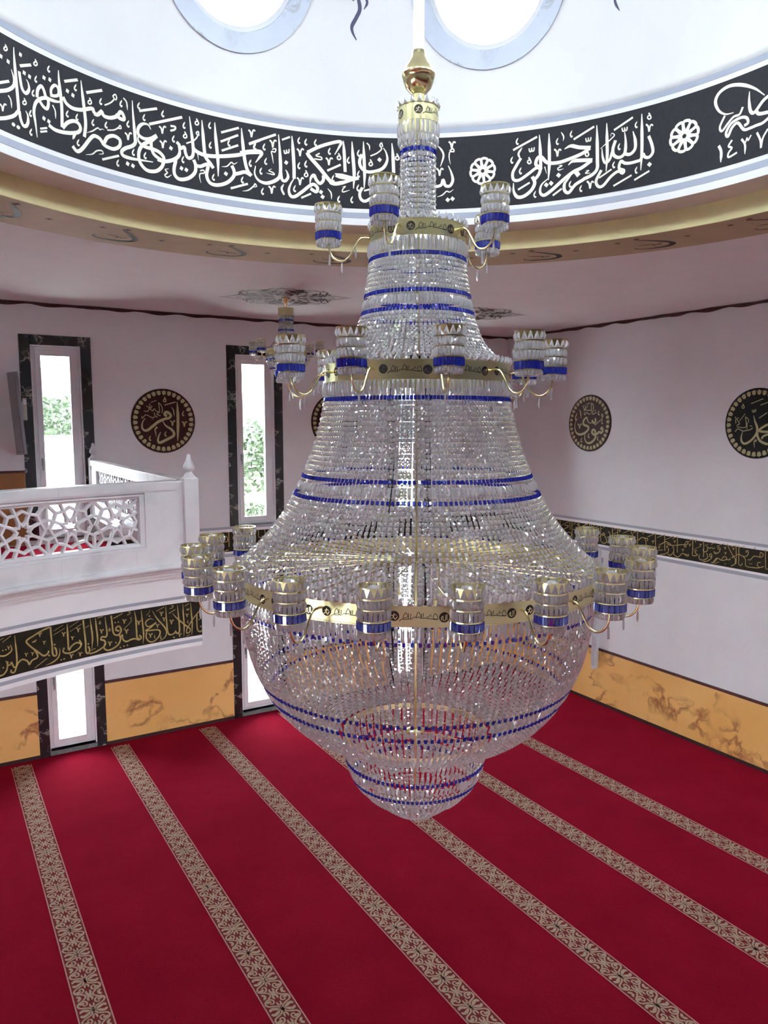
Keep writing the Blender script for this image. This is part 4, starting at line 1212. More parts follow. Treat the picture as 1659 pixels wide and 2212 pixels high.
L_BAL = [
(49,0,-9262,2765,-9197,2799),
(42,0,-9285,2783,-9250,2794),
(120,1,-9172,2797,-9169,2732,-9165,2646,-9169,2575,-9189,2566,-9206,2609),
(98,0,-9206,2609,-9219,2588,-9232,2598,-9232,2620),
(112,2,-9307,2532,-9272,2531,-9242,2559,-9236,2600,-9247,2631),
(112,2,-9298,2678,-9257,2665,-9222,2674,-9198,2697,-9205,2737),
(104,3,-9267,2709,-9262,2706,-9256,2704),
(105,3,-9246,2709,-9241,2707,-9235,2705),
(105,3,-9271,2585,-9265,2582,-9260,2580),
(124,0,-8911,2800,-8964,2788,-9038,2760,-9083,2741,-9087,2721,-9050,2676,-9002,2628,-8967,2596,-8937,2604,-8927,2624),
(115,0,-9040,2668,-9017,2624,-9015,2594,-9055,2582,-9077,2557,-9088,2583,-9126,2607,-9163,2581,-9187,2530,-9212,2535,-9209,2553),
(126,0,-8905,2801,-8904,2746,-8900,2671,-8897,2588,-8871,2577,-8871,2620,-8884,2641),
(111,0,-8885,2665,-8876,2656),
(111,0,-8931,2593,-8922,2583),
(104,3,-8957,2520,-8903,2530,-8857,2557,-8843,2598,-8845,2625),
(51,0,-9040,2520,-8942,2570),
(112,3,-8842,2535,-8836,2533,-8830,2531),
(113,3,-8819,2537,-8813,2535,-8807,2533),
(135,1,-8778,2801,-8777,2734,-8776,2598),
(121,0,-8809,2621,-8818,2592,-8789,2573,-8735,2574,-8688,2594,-8678,2622,-8709,2638,-8748,2622,-8773,2590),
(99,2,-8689,2655,-8672,2621,-8674,2606),
(37,0,-8884,2764,-8808,2796),
(37,0,-8886,2734,-8798,2768),
(38,0,-8760,2768,-8686,2802),
(38,0,-8758,2734,-8665,2775),
(58,0,-9013,2727,-9048,2715,-9018,2716),
(74,0,-9000,2776,-8992,2764,-8988,2743),
(61,0,-8988,2743,-8983,2766,-8977,2770,-8972,2764),
(76,0,-8820,2741,-8812,2730,-8808,2707),
(63,0,-8808,2708,-8803,2731,-8797,2736,-8792,2729),
(77,0,-8706,2752,-8698,2740,-8694,2718),
(64,0,-8694,2718,-8688,2741,-8683,2746,-8677,2740),
(77,0,-8769,2561,-8760,2549,-8757,2526),
(64,0,-8757,2527,-8751,2550,-8745,2555,-8740,2548),
(78,0,-8700,2560,-8691,2548,-8688,2526),
(64,0,-8688,2527,-8682,2550,-8676,2554,-8671,2548),
(60,0,-9229,2729,-9223,2720,-9220,2702),
(49,0,-9220,2703,-9216,2720,-9211,2724,-9207,2719),
(61,0,-9106,2649,-9099,2640,-9096,2622),
(50,0,-9096,2622,-9092,2640,-9087,2644,-9083,2639),
(61,0,-9059,2645,-9052,2636,-9050,2618),
(51,0,-9050,2618,-9045,2636,-9041,2640,-9036,2635),
(62,0,-8968,2708,-8961,2699,-8959,2680),
(51,0,-8959,2681,-8954,2699,-8949,2703,-8945,2698),
(64,0,-8752,2695,-8745,2685,-8742,2666),
(53,0,-8742,2667,-8738,2686,-8733,2690,-8729,2684),
(130,0,-8652,2803,-8647,2730,-8640,2629,-8640,2553,-8620,2535,-8611,2562,-8621,2591),
(115,0,-8624,2614,-8615,2605),
(125,3,-8597,2806,-8591,2741,-8584,2657,-8592,2565),
(125,3,-8555,2805,-8550,2727,-8544,2649,-8546,2573),
(126,1,-8477,2800,-8472,2733,-8466,2661,-8479,2636,-8508,2643,-8517,2622,-8491,2609,-8482,2580,-8504,2557,-8562,2534,-8611,2529),
(49,0,-8603,2553,-8564,2562),
(128,0,-8428,2798,-8422,2737,-8417,2666,-8401,2637,-8372,2633,-8351,2661,-8362,2698,-8387,2696,-8392,2674,-8365,2662),
(114,3,-8402,2738,-8397,2736,-8391,2735),
(114,3,-8377,2737,-8371,2735,-8366,2734),
(71,0,-8410,2770,-8333,2799),
(128,0,-8487,2585,-8494,2547,-8463,2525,-8419,2532,-8375,2558,-8358,2598,-8370,2639),
(130,0,-8359,2602,-8343,2627,-8338,2587,-8310,2565,-8273,2574,-8236,2574,-8207,2560,-8186,2572,-8200,2598),
(131,1,-8235,2801,-8226,2738,-8223,2630,-8221,2586,-8207,2569),
(131,3,-8178,2799,-8172,2707,-8165,2604,-8172,2522),
(114,3,-8402,2575,-8396,2573,-8390,2571),
(115,3,-8368,2529,-8362,2527,-8356,2525),
(115,3,-8338,2534,-8333,2532,-8327,2530),
(115,3,-8309,2535,-8304,2533,-8298,2531),
(43,0,-8331,2667,-8290,2699,-8263,2727,-8271,2750,-8257,2752),
(72,0,-8297,2779,-8275,2786,-8270,2799,-8287,2802),
(85,0,-8335,2751,-8326,2738,-8322,2714),
(70,0,-8322,2715,-8316,2740,-8309,2745,-8304,2738),
(85,0,-8321,2666,-8311,2654,-8307,2629),
(71,0,-8307,2630,-8301,2655,-8295,2660,-8289,2653),
(86,0,-8217,2719,-8207,2707,-8203,2682),
(71,0,-8202,2683,-8196,2708,-8190,2714,-8184,2707),
(84,0,-8461,2594,-8451,2581,-8447,2557),
(69,0,-8447,2558,-8441,2583,-8435,2588,-8429,2581),
(83,0,-8523,2705,-8514,2692,-8510,2668),
(69,0,-8510,2669,-8504,2694,-8498,2699,-8492,2692),
(54,0,-8521,2772,-8515,2758,-8514,2749,-8521,2747,-8527,2753,-8524,2760,-8518,2761),
(55,0,-8446,2702,-8440,2688,-8439,2679,-8446,2676,-8452,2683,-8449,2690,-8442,2691),
(48,0,-8636,2740,-8608,2752),
(49,0,-8540,2798,-8494,2803),
(111,3,-8076,2704,-8109,2716,-8144,2694,-8134,2659,-8104,2655,-8056,2681),
(118,0,-8056,2678,-8105,2642,-8147,2624,-8099,2619,-8046,2614,-8025,2596,-8035,2558,-8076,2525,-8116,2526,-8144,2565,-8139,2613),
(117,0,-8114,2744,-8106,2735),
(119,3,-8085,2779,-8049,2711,-7992,2636,-7973,2600,-7971,2567,-7989,2537,-8031,2517),
(120,1,-7970,2800,-7967,2691,-7960,2585,-7941,2554,-7907,2558,-7887,2576),
(121,1,-7869,2795,-7864,2721,-7858,2641,-7858,2567,-7880,2556,-7894,2580),
(121,0,-7912,2530,-7903,2521),
(121,1,-7913,2729,-7869,2676,-7803,2612,-7765,2578),
(95,0,-7659,2735,-7733,2661,-7776,2601,-7795,2570,-7792,2542,-7766,2552,-7763,2580),
(121,3,-7821,2798,-7820,2715,-7815,2614,-7820,2518),
(122,3,-7753,2798,-7749,2704,-7744,2623,-7750,2519),
(109,0,-7701,2687,-7703,2617,-7698,2555,-7674,2536,-7657,2548),
(123,0,-7673,2585,-7664,2576),
(59,0,-8051,2770,-7983,2795),
(60,0,-7945,2734,-7887,2761),
(54,0,-7805,2776,-7767,2793),
(41,0,-7799,2517,-7765,2525),
(55,0,-7689,2641,-7654,2656),
(66,0,-7937,2775,-7913,2777,-7905,2793,-7924,2794),
(53,0,-7789,2751,-7787,2739,-7780,2740,-7779,2751,-7778,2740,-7771,2740,-7769,2753),
(90,0,-8024,2762,-8013,2749,-8009,2723),
(74,0,-8009,2724,-8003,2751,-7996,2756,-7990,2749),
(79,0,-8000,2710,-7991,2699,-7987,2676),
(65,0,-7987,2677,-7982,2700,-7976,2705,-7970,2699),
(91,0,-7939,2679,-7929,2666,-7924,2640),
(75,0,-7924,2641,-7918,2668,-7911,2674,-7905,2667),
(69,0,-7799,2710,-7791,2700,-7787,2680),
(57,0,-7787,2681,-7783,2702,-7777,2706,-7773,2701),
(78,0,-8058,2664,-8049,2653,-8046,2630),
(65,0,-8046,2631,-8040,2654,-8034,2659,-8029,2653),
(89,0,-8122,2596,-8112,2583,-8108,2557),
(73,0,-8108,2558,-8102,2585,-8095,2590,-8089,2583),
(80,0,-7870,2553,-7861,2542,-7857,2519),
(66,0,-7857,2519,-7852,2543,-7846,2548,-7840,2542),
(64,1,-8067,2576,-8075,2563,-8075,2553),
(78,3,-8076,2554,-8071,2550,-8067,2554),
(65,1,-8015,2560,-8023,2547,-8022,2537),
(79,3,-8023,2538,-8018,2534,-8014,2538),
(57,1,-7778,2652,-7785,2640,-7785,2631),
(69,3,-7786,2632,-7781,2629,-7778,2632),
(33,0,-8137,2748,-8117,2764,-8103,2788),
]
L_WB = [
(157,0,-9088,2772,-9070,2570),
(156,0,-9029,2764,-9012,2566),
(142,0,-8921,2686,-8830,2675,-8926,2620,-9023,2557),
(77,0,-8996,2672,-8825,2752),
(154,0,-8919,2522,-8875,2493,-8808,2501,-8761,2553,-8804,2582,-8893,2558,-8925,2530),
(152,0,-8808,2756,-8798,2624),
(152,0,-8762,2761,-8748,2498),
(150,0,-8732,2641,-8658,2639,-8599,2691,-8619,2745,-8644,2723,-8603,2710),
(75,0,-8735,2713,-8663,2759),
(147,0,-8589,2669,-8559,2696,-8419,2762,-8387,2747,-8386,2653),
(145,0,-8349,2760,-8341,2658),
(72,0,-8333,2722,-8272,2761),
(72,0,-8304,2694,-8210,2752),
(71,0,-8154,2712,-8061,2764),
(142,0,-8165,2762,-8152,2520),
(142,0,-8216,2569,-8189,2583,-8136,2631,-8097,2659,-8080,2633,-8125,2620),
(141,0,-8134,2515,-8077,2502,-8035,2541,-8054,2590,-8084,2619),
(140,0,-8038,2530,-7971,2527,-7956,2556),
(140,0,-8030,2601,-7972,2621,-7981,2671,-8007,2693),
(145,0,-8438,2540,-8353,2530,-8270,2551,-8214,2538),
(150,0,-8696,2496,-8608,2486,-8494,2512),
(127,0,-7934,2773,-7921,2560),
(80,0,-7909,2735,-7826,2765),
(80,0,-7906,2669,-7823,2705),
(126,0,-7832,2762,-7821,2573),
(90,0,-7726,2701,-7597,2762),
(133,0,-7597,2764,-7530,2661),
(88,0,-7545,2729,-7461,2769),
(131,0,-7465,2770,-7456,2547),
(130,0,-7448,2632,-7390,2679,-7342,2681,-7313,2641,-7299,2550),
(129,0,-7292,2641,-7279,2674,-7306,2682,-7335,2675),
(85,0,-7283,2703,-7151,2768),
(127,0,-7154,2770,-7137,2572),
(83,0,-7119,2714,-6995,2768),
(124,0,-6995,2771,-6981,2547),
(124,0,-7082,2621,-7034,2639,-6979,2675,-6939,2671,-6882,2649),
(105,0,-7098,2537,-7009,2557),
(135,0,-7055,2486,-6981,2504,-6924,2540,-6923,2593),
(116,0,-7816,2744,-7800,2733,-7791,2705),
(95,0,-7791,2706,-7785,2739,-7776,2748,-7766,2742),
(110,0,-7386,2771,-7371,2760,-7362,2733),
(91,0,-7362,2734,-7357,2766,-7348,2774,-7339,2768),
(108,0,-7207,2662,-7193,2651,-7184,2625),
(89,0,-7184,2626,-7179,2657,-7171,2666,-7162,2660),
(107,0,-7099,2600,-7085,2589,-7076,2563),
(88,0,-7076,2564,-7071,2595,-7063,2604,-7055,2598),
(135,0,-7851,2600,-7759,2581,-7659,2625,-7583,2605,-7498,2636),
(121,0,-6958,2654,-6905,2639,-6823,2645,-6702,2672,-6640,2680,-6612,2710,-6635,2725,-6664,2685,-6673,2650,-6639,2653,-6652,2678),
(76,0,-6977,2705,-6845,2770),
(75,0,-6868,2728,-6788,2768),
(113,0,-6786,2771,-6775,2553),
(123,0,-6932,2508,-6887,2500,-6846,2538,-6833,2584,-6855,2629),
(123,0,-6837,2570,-6826,2515,-6789,2501),
(121,0,-6794,2494,-6753,2498,-6695,2552,-6655,2551,-6615,2545,-6590,2540),
(111,0,-6667,2539,-6604,2529,-6594,2560),
(64,0,-6624,2717,-6552,2760),
(118,0,-6543,2774,-6536,2643,-6537,2558,-6507,2548,-6459,2568,-6491,2590,-6500,2614,-6467,2625),
(63,0,-6521,2628,-6417,2690),
(107,0,-6379,2770,-6370,2667,-6367,2554),
(115,0,-6382,2658,-6366,2624,-6319,2639,-6311,2692,-6329,2699),
(105,0,-6313,2693,-6284,2681,-6256,2693,-6228,2685,-6203,2700),
(62,0,-6361,2702,-6306,2734),
(61,0,-6268,2731,-6196,2770),
(116,0,-6430,2578,-6433,2531,-6398,2509,-6332,2529,-6304,2567,-6320,2611),
(115,0,-6370,2492,-6303,2511,-6247,2559,-6250,2609,-6272,2607,-6275,2578,-6248,2574),
(114,0,-6247,2501,-6217,2500,-6161,2566),
(105,0,-6219,2656,-6197,2633,-6165,2636),
(95,0,-6707,2613,-6694,2603,-6687,2580),
(78,0,-6687,2581,-6682,2609,-6676,2616,-6668,2611),
(93,0,-6601,2697,-6589,2687,-6582,2663),
(77,0,-6582,2664,-6577,2692,-6571,2700,-6563,2695),
(96,0,-6845,2711,-6832,2702,-6824,2678),
(79,0,-6824,2679,-6820,2707,-6813,2715,-6805,2709),
(98,0,-6965,2621,-6952,2611,-6944,2587),
(80,0,-6944,2588,-6940,2616,-6932,2624,-6925,2619),
(92,0,-6516,2763,-6504,2754,-6497,2730),
(76,0,-6497,2731,-6493,2759,-6486,2766,-6479,2761),
(91,0,-6436,2719,-6424,2709,-6417,2686),
(75,0,-6417,2687,-6413,2715,-6407,2722,-6399,2717),
(69,0,-6181,2721,-6074,2773),
(104,0,-6219,2634,-6180,2625,-6134,2662,-6127,2704,-6153,2715,-6162,2691,-6131,2681),
(113,0,-6249,2494,-6220,2506,-6185,2555,-6149,2570,-6102,2550,-6040,2567,-6030,2595,-6069,2603,-6104,2557),
(102,0,-6033,2570,-5986,2576,-5981,2596),
(61,0,-6200,2494,-6128,2527),
(129,3,-6053,2510,-6045,2511,-6038,2511),
(110,0,-6029,2775,-5994,2706,-5936,2626,-5905,2590,-5912,2532,-5961,2498),
(101,0,-5907,2777,-5895,2616,-5895,2533),
(101,0,-5961,2604,-5910,2638),
(59,0,-5982,2740,-5918,2770),
(100,0,-5868,2777,-5858,2605,-5856,2541,-5825,2528,-5807,2558),
(58,0,-5855,2750,-5788,2780),
(107,0,-5895,2646,-5859,2665,-5823,2651,-5771,2649,-5737,2679,-5740,2727,-5768,2715,-5761,2696),
(99,0,-5816,2653,-5787,2632,-5769,2611,-5763,2536),
(106,0,-5765,2538,-5729,2525,-5645,2529,-5595,2534,-5520,2563),
(97,0,-5564,2605,-5599,2598,-5607,2565,-5579,2544),
(105,0,-5737,2616,-5701,2620,-5662,2667,-5620,2673,-5562,2672,-5536,2709,-5573,2729,-5580,2677),
(95,0,-5512,2775,-5501,2597,-5492,2543,-5463,2540),
(73,0,-5667,2759,-5647,2768,-5645,2781,-5664,2777),
(86,0,-5958,2734,-5947,2725,-5940,2703),
(71,0,-5940,2704,-5936,2730,-5931,2737,-5924,2732),
(87,0,-6066,2662,-6054,2653,-6048,2630),
(72,0,-6048,2631,-6044,2658,-6038,2665,-6031,2660),
(87,0,-6074,2730,-6063,2721,-6056,2698),
(72,0,-6056,2699,-6052,2726,-6046,2733,-6040,2728),
(123,3,-5713,2568,-5707,2569,-5700,2569),
(122,3,-5688,2570,-5681,2570,-5674,2571),
]
L_WA = [
(126,0,4078,2755,4077,2544),
(126,0,4123,2762,4124,2660,4162,2641),
(127,0,4220,2757,4225,2644,4153,2639),
(190,3,4169,2664,4179,2662,4190,2660),
(75,0,4018,2668,4064,2689),
(113,0,4017,2589,4047,2525,4131,2530),
(136,0,3556,2688,3637,2700,3654,2631,3570,2615),
(137,0,3530,2556,3563,2485,3667,2504),
(91,0,3523,2746,3639,2771),
(137,0,3673,2758,3675,2544),
]
L_BRASS = [
(26,0,-496,-191,-395,-109,-221,-111,-63,-82),
(23,0,-337,-108,-337,-25,-237,166,-158,-7,-314,-63),
(23,0,-32,119,-48,-79),
(23,0,-119,142,-135,-98),
(23,0,-68,-121,38,-60,96,-13,217,-47),
(23,0,176,-27,188,32,267,201,361,12,205,-18),
(23,0,397,136,384,-47),
(23,0,469,148,456,-17),
(26,0,321,-56,557,-56,818,-93,1045,-112),
(20,0,580,9,673,-12,721,100),
(20,0,764,99,765,-19),
(23,0,870,-79,855,16,938,138,1026,-8,1010,-99,870,-73),
]
L_ADAM = [
(385,3,2989,4582,2993,4500,2994,4309,2982,4056),
(368,3,2787,4327,2826,4264,2895,4217,2933,4169,2924,4124,2852,4085,2775,4048,2733,4036,2717,4069,2733,4132,2758,4176),
(352,2,2849,4392,2817,4410,2832,4441,2870,4435,2899,4397,2874,4364,2822,4353,2733,4315,2656,4257,2592,4207,2542,4201,2514,4246,2527,4315,2563,4361),
(140,0,2819,4536,2970,4579),
(139,0,2821,4642,2837,4610,2841,4589,2823,4578,2808,4591,2814,4610,2831,4617),
(140,3,2910,4511,2938,4467,2945,4388),
(153,1,3077,4461,3059,4426,3060,4402),
(186,3,3057,4404,3070,4398,3079,4409),
(151,1,2831,4187,2813,4152,2814,4129),
(184,3,2811,4131,2824,4124,2833,4135),
(149,1,2624,4131,2606,4097,2608,4074),
(181,3,2605,4076,2617,4069,2626,4080),
(173,0,2890,4330,2910,4307,2918,4258),
(143,0,2918,4261,2930,4314,2943,4328,2955,4315),
(176,0,3050,4317,3070,4295,3079,4245),
(145,0,3079,4247,3092,4302,3104,4315,3117,4303),
(138,2,2692,4246,2714,4234,2684,4220,2690,4170,2695,4116),
(100,0,2741,4569,2750,4459,2731,4446,2697,4462),
(101,0,2741,4566,2769,4541,2790,4485,2781,4433),
(100,0,2700,4472,2676,4484,2662,4457,2632,4483,2622,4555),
(87,0,2626,4482,2653,4515,2645,4526),
(99,0,2548,4457,2594,4451,2615,4496,2577,4521),
(101,0,2751,4436,2724,4428,2716,4409,2764,4395),
(100,0,2722,4376,2691,4390,2679,4437),
(99,0,2686,4377,2647,4370,2598,4396,2561,4402,2523,4357,2516,4386),
(87,0,2641,4568,2714,4597),
(94,3,2641,4350,2646,4349,2651,4349),
(94,3,2657,4353,2662,4352,2667,4352),
]
L_MUSA = [
(361,2,-8217,4200,-8196,4234,-8176,4197,-8199,4156,-8246,4166,-8285,4143,-8317,4124,-8365,4134,-8392,4165,-8368,4201,-8327,4180,-8323,4135,-8316,4095,-8348,4043,-8414,4002,-8482,4000,-8527,4041,-8535,4107,-8518,4166),
(325,0,-8335,4373,-8325,4331,-8349,4300,-8380,4316,-8396,4348),
(357,3,-8383,4316,-8420,4300,-8454,4306,-8483,4331,-8507,4384,-8546,4362,-8574,4326,-8563,4275,-8493,4255,-8463,4230,-8483,4188,-8544,4147,-8627,4125,-8698,4140,-8743,4192,-8751,4270,-8726,4339),
(242,3,-8705,4459,-8742,4388,-8728,4339,-8699,4375),
(204,3,-8676,4510,-8637,4464,-8627,4372),
(205,0,-8694,4288,-8664,4265,-8648,4216),
(168,0,-8648,4218,-8637,4272,-8620,4286,-8603,4273),
(149,0,-8340,4266,-8266,4316,-8194,4370,-8212,4420,-8190,4430,-8178,4392),
(177,1,-8256,4487,-8278,4452,-8274,4428),
(215,3,-8279,4430,-8261,4424,-8250,4435),
(160,1,-8182,4349,-8201,4318,-8198,4296),
(194,3,-8202,4298,-8186,4292,-8176,4302),
(182,1,-8444,4146,-8466,4110,-8462,4086),
(220,3,-8467,4088,-8448,4082,-8437,4093),
(162,1,-8260,4105,-8280,4073,-8277,4051),
(196,3,-8281,4053,-8265,4047,-8254,4057),
(185,1,-8590,4078,-8613,4041,-8609,4017),
(224,3,-8613,4019,-8595,4012,-8583,4024),
(139,0,-8422,4600,-8415,4512,-8395,4440,-8351,4440,-8314,4466),
(116,0,-8350,4483,-8325,4492),
(140,0,-8414,4598,-8379,4561,-8379,4459),
(130,0,-8426,4442,-8473,4436,-8516,4463,-8548,4422,-8565,4463),
(129,0,-8420,4492,-8503,4492,-8547,4514),
(130,0,-8598,4568,-8559,4504,-8542,4481),
(130,0,-8548,4577,-8538,4514),
(118,0,-8489,4564,-8505,4543,-8576,4491),
(106,0,-8524,4579,-8450,4603),
]
L_MUH = [
(309,1,-5759,4391,-5738,4322,-5706,4250,-5696,4154,-5656,4086,-5569,4048),
(275,2,-5699,4202,-5732,4138,-5791,4078,-5859,4048,-5899,4072,-5910,4126,-5894,4200),
(286,0,-5576,4283,-5650,4239,-5680,4207,-5621,4197,-5571,4197),
(247,0,-5569,4165,-5623,4139,-5638,4109),
(283,0,-5576,4283,-5525,4274,-5491,4237,-5520,4202,-5571,4197),
(264,0,-5569,4165,-5517,4155,-5484,4119,-5522,4060,-5572,4050),
(109,0,-5803,4536,-5646,4592),
(108,0,-5677,4517,-5582,4548),
(109,0,-5688,4360,-5585,4426),
(126,0,-5914,4537,-5896,4509,-5890,4491,-5906,4482,-5922,4493,-5918,4510,-5902,4515),
(124,0,-5783,4463,-5775,4435,-5759,4439,-5759,4464,-5753,4440,-5738,4442,-5735,4471),
(121,2,-5730,4097,-5707,4096,-5712,4078,-5735,4080,-5726,3996),
(102,0,-5868,4378,-5855,4253,-5974,4252),
(102,0,-5865,4374,-5829,4351,-5820,4305),
(103,0,-6010,4379,-5967,4327,-5942,4292,-5970,4277,-5974,4257),
(104,0,-5993,4295,-6001,4347),
(82,0,-5946,4326,-5874,4414),
(93,0,-5958,4366,-5976,4355),
(102,0,-5837,4224,-5842,4307),
(113,0,-5763,4243,-5800,4219,-5852,4209,-5895,4204,-5961,4229,-5999,4193),
(101,0,-5770,4264,-5804,4268),
]
L_CEIL = [
(451,3,-56,-184,43,-95,151,28,164,117,108,182,16,197,-64,192,-126,154,-134,105),
(211,3,-86,26,-28,42,22,55,29,114),
(214,3,26,78,68,75,99,45),
(195,3,-84,-48,-80,-49,-75,-50),
]
L_DOME = [
(291,3,-3027,979,-3001,941,-2970,842,-2995,778,-3027,719,-3022,677,-2990,625),
(201,3,-2958,954,-2915,886,-2938,834),
(156,3,-3075,945,-3036,898,-3017,884),
(173,3,-1027,758,-1028,677,-999,613),
]
ROSETTES = [(-2.1132, 6.3138, 0.1077), (-0.5578, 6.3111, 0.1126)]
SEALS = [(-0.0699, 0.0016, 0.0226), (0.1298, -0.0028, 0.0229)]
# ================================================================== LETTERING AND PAINTED ORNAMENT
TP = [(1,1), (.25,1), (1,.25), (.25,.25)]
def letters(name, data, fn, mat, parent, k=1e-3, sub=4, boost=1.0):
    m = MB()
    for st in data:
        w = st[0]*1e-4*boost; P = np.array(st[2:], float).reshape(-1, 2)*k
        ribbon2(m, P, w, fn, TP[st[1]], sub if len(P) > 2 else 1)
    return m.build(name, mat, parent)
letters('lettering', L_DRUM, lambda u, z: on_drum(-u/R_DRUM, z), M_CREAM, drum_band)
m = MB()
for (u0, z0, r) in ROSETTES:
    for q in range(10):
        a = 2*PI*q/10 + .16; ca, sa = math.cos(a), math.sin(a)
        loop = [(r*(x*ca - y*sa) + u0, r*(x*sa + y*ca) + z0) for x, y in ((.14,0),(.45,.125),(.70,.235),(.86,.19),(.91,0),(.86,-.19),(.70,-.235),(.45,-.125),(.14,0))]
        ribbon2(m, np.array(loop), r*.185, lambda u, z: on_drum(-u/R_DRUM, z), (1,1), 3)
m.build('rosette_ornament', M_CREAM, drum_band)
letters('lettering', L_BAL, lambda u, z: on_fascia(-u/4.682, z), M_GOLDL, balc_band)
letters('lettering', L_WB, lambda u, z: np.stack([np.full_like(u, XB-.0075), -u, z], -1), M_GOLDL, bandB_l)
letters('lettering', L_WA, lambda u, z: np.stack([u, np.full_like(u, YA-.0075), z], -1), M_GOLDL, bandA_l)
# dark curls on the dome between the windows, one per gap
m = MB()
def on_dome(u, v):
    az = -u/(R_DRUM*math.cos(R(18))); e = v/R_DRUM; r = R_DRUM-.004
    return np.stack([DX + r*np.cos(e)*np.cos(az), DY + r*np.cos(e)*np.sin(az), Z_DRUM1 + r*np.sin(e)], -1)
for st in L_DOME: ribbon2(m, np.array(st[2:], float).reshape(-1,2)*1e-3, st[0]*1e-4, on_dome, TP[st[1]], 5)
m.build('painted_curl', M_INKBLUE, dome)
# calligraphic crescents on the painted ceiling ring
m = MB(); m2 = MB()
for q in range(22):
    off = 2*PI*q/22
    fn = lambda u, v: np.stack([DX + (3.22+v)*np.cos(R(103.68) - u/3.22 + off), DY + (3.22+v)*np.sin(R(103.68) - u/3.22 + off), np.full_like(u, ZC-.0025)], -1)
    for st in L_CEIL: ribbon2(m, np.array(st[2:], float).reshape(-1,2)*1e-3, st[0]*1e-4, fn, TP[st[1]], 4)
    for du, dv in ((-.20,-.14), (.16,.13), (-.02,.30-.5), (.34,-.05)):
        for t_ in (0, 1.2, 2.4): ribbon2(m2, np.array([(du-.03*math.cos(t_), dv-.03*math.sin(t_)), (du, dv), (du+.03*math.cos(t_), dv+.03*math.sin(t_))]), .014, fn, (.3,.3), 2)
m.build('painted_crescent', M_INK, ring_paint); m2.build('painted_flower', M_DARKRED, ring_paint)

# ---- engraved text on the brass bands of the chandelier
def band_text(r, zc, n, a_off):
    def mk(d): return lambda u, v: np.stack([(r+d)*np.cos((u-.030)/r), (r+d)*np.sin((u-.030)/r), v], -1)
    m = MB()
    for st in L_BRASS: ribbon2(m, np.array(st[2:], float).reshape(-1,2)*1e-4, st[0]*1e-4*1.1, mk(.0012), TP[st[1]], 3)
    text = m.mesh('engraved_text', M_ENGR); seals = []
    g = [[(-.6,-.5),(-.2,-.3),(.05,.25),(.45,.1)], [(-.5,.2),(-.2,.05),(.05,.5)], [(0,-.15),(.2,-.6),(.6,-.05)]]
    h = [[(.45,.55),(.45,-.5)], [(.2,.45),(.18,-.45),(-.2,-.5),(-.25,.3)], [(-.45,-.5),(-.55,-.2),(-.4,.2)]]
    for (u, v, sr), G in zip(SEALS, (g, h)):
        an = 2*PI*np.arange(20)/20
        ms = MB().add(mk(.0012)(u + sr*.92*np.cos(an), v + sr*.92*np.sin(an)), [tuple(range(20))]); mg = MB()
        for L in G: ribbon2(mg, np.array([(u+x*sr, v+y*sr) for x, y in L]), sr*.13, mk(.0018), (1,1), 3)
        seals.append((ms.mesh('engraved_seal', M_ENGR), mg.mesh('seal_letters', M_GOLD)))
    for q in range(n):
        M = Matrix.Translation((0, 0, zc)) @ Matrix.Rotation(AX0 + a_off + 2*PI*q/n, 4, 'Z')
        t = link('engraved_text', text, CH); t.matrix_local = M
        for sm, lm in seals:
            s_ = link('engraved_seal', sm, CH); s_.matrix_local = M; link('seal_letters', lm, s_)
band_text(.915, 3.5375, 20, R(.9)); band_text(.460, 4.537, 10, R(-6.5)); band_text(.235, 5.200, 5, R(16.5)); band_text(.096, 5.761, 2, R(60))

# ---- round calligraphy plaques
def orn_mesh():
    P = [(0,.55),(.20,.36),(.46,.34),(.36,.05),(.36,-.22),(.20,-.44),(0,-.50),(-.20,-.44),(-.36,-.22),(-.36,.05),(-.46,.34),(-.20,.36)]
    m = MB(); s = .062; n = len(P)
    m.add([(x*s*1.05, y*s, 0) for x, y in P] + [(x*s*1.05, y*s, .003) for x, y in P], [tuple(range(n)), tuple(range(n, 2*n))] + [(i, (i+1) % n, n+(i+1) % n, n+i) for i in range(n)])
    return m.mesh('border_ornament', M_OLIVE)
ORN = orn_mesh()
def plaque(axis, c, zc, rad, mat, data, label):
    """axis 'y': on the far wall, c = x; axis 'x': on the right wall, c = y"""
    m = MB(); m.lathe([(.001,0),(rad-.004,0),(rad,-.003),(rad,-.014),(.001,-.014)], 72)
    loc = (c, YA-.014, zc) if axis == 'y' else (XB-.014, c, zc)
    o = m.build('wall_plaque', mat); o.location = loc
    rot = Matrix.Rotation(R(90), 4, 'X') if axis == 'y' else Matrix.Rotation(R(-90), 4, 'Z') @ Matrix.Rotation(R(90), 4, 'X')
    o.rotation_euler = rot.to_euler()
    tag(o, label, 'wall plaque', 'round calligraphy plaques')
    for q in range(34):
        a = 2*PI*(q+.3)/34; p = link('border_ornament', ORN, o, (rad*.877*math.cos(a), rad*.877*math.sin(a), .0))
        p.rotation_euler = (0, 0, a - PI/2)
    if data:
        s0 = c if axis == 'y' else -c
        letters('lettering', data, lambda u, z: np.stack([u - s0, z - zc, np.full_like(u, .0025)], -1), M_OLIVE, o)
    return o
plaque('y', 2.803, 4.325, .4265, M_MAROON, L_ADAM, 'maroon round plaque with large olive calligraphy beside the left window')
plaque('y', 5.414, 4.318, .4265, M_MAROON, None, 'maroon round plaque mostly hidden behind the big chandelier')
plaque('x', 8.457, 4.298, .4275, M_MAROON, L_MUSA, 'maroon round plaque with pale green calligraphy nearest the far corner')
plaque('x', 5.717, 4.297, .4275, M_DISCBLK, L_MUH, 'black round plaque with olive calligraphy at the right edge')

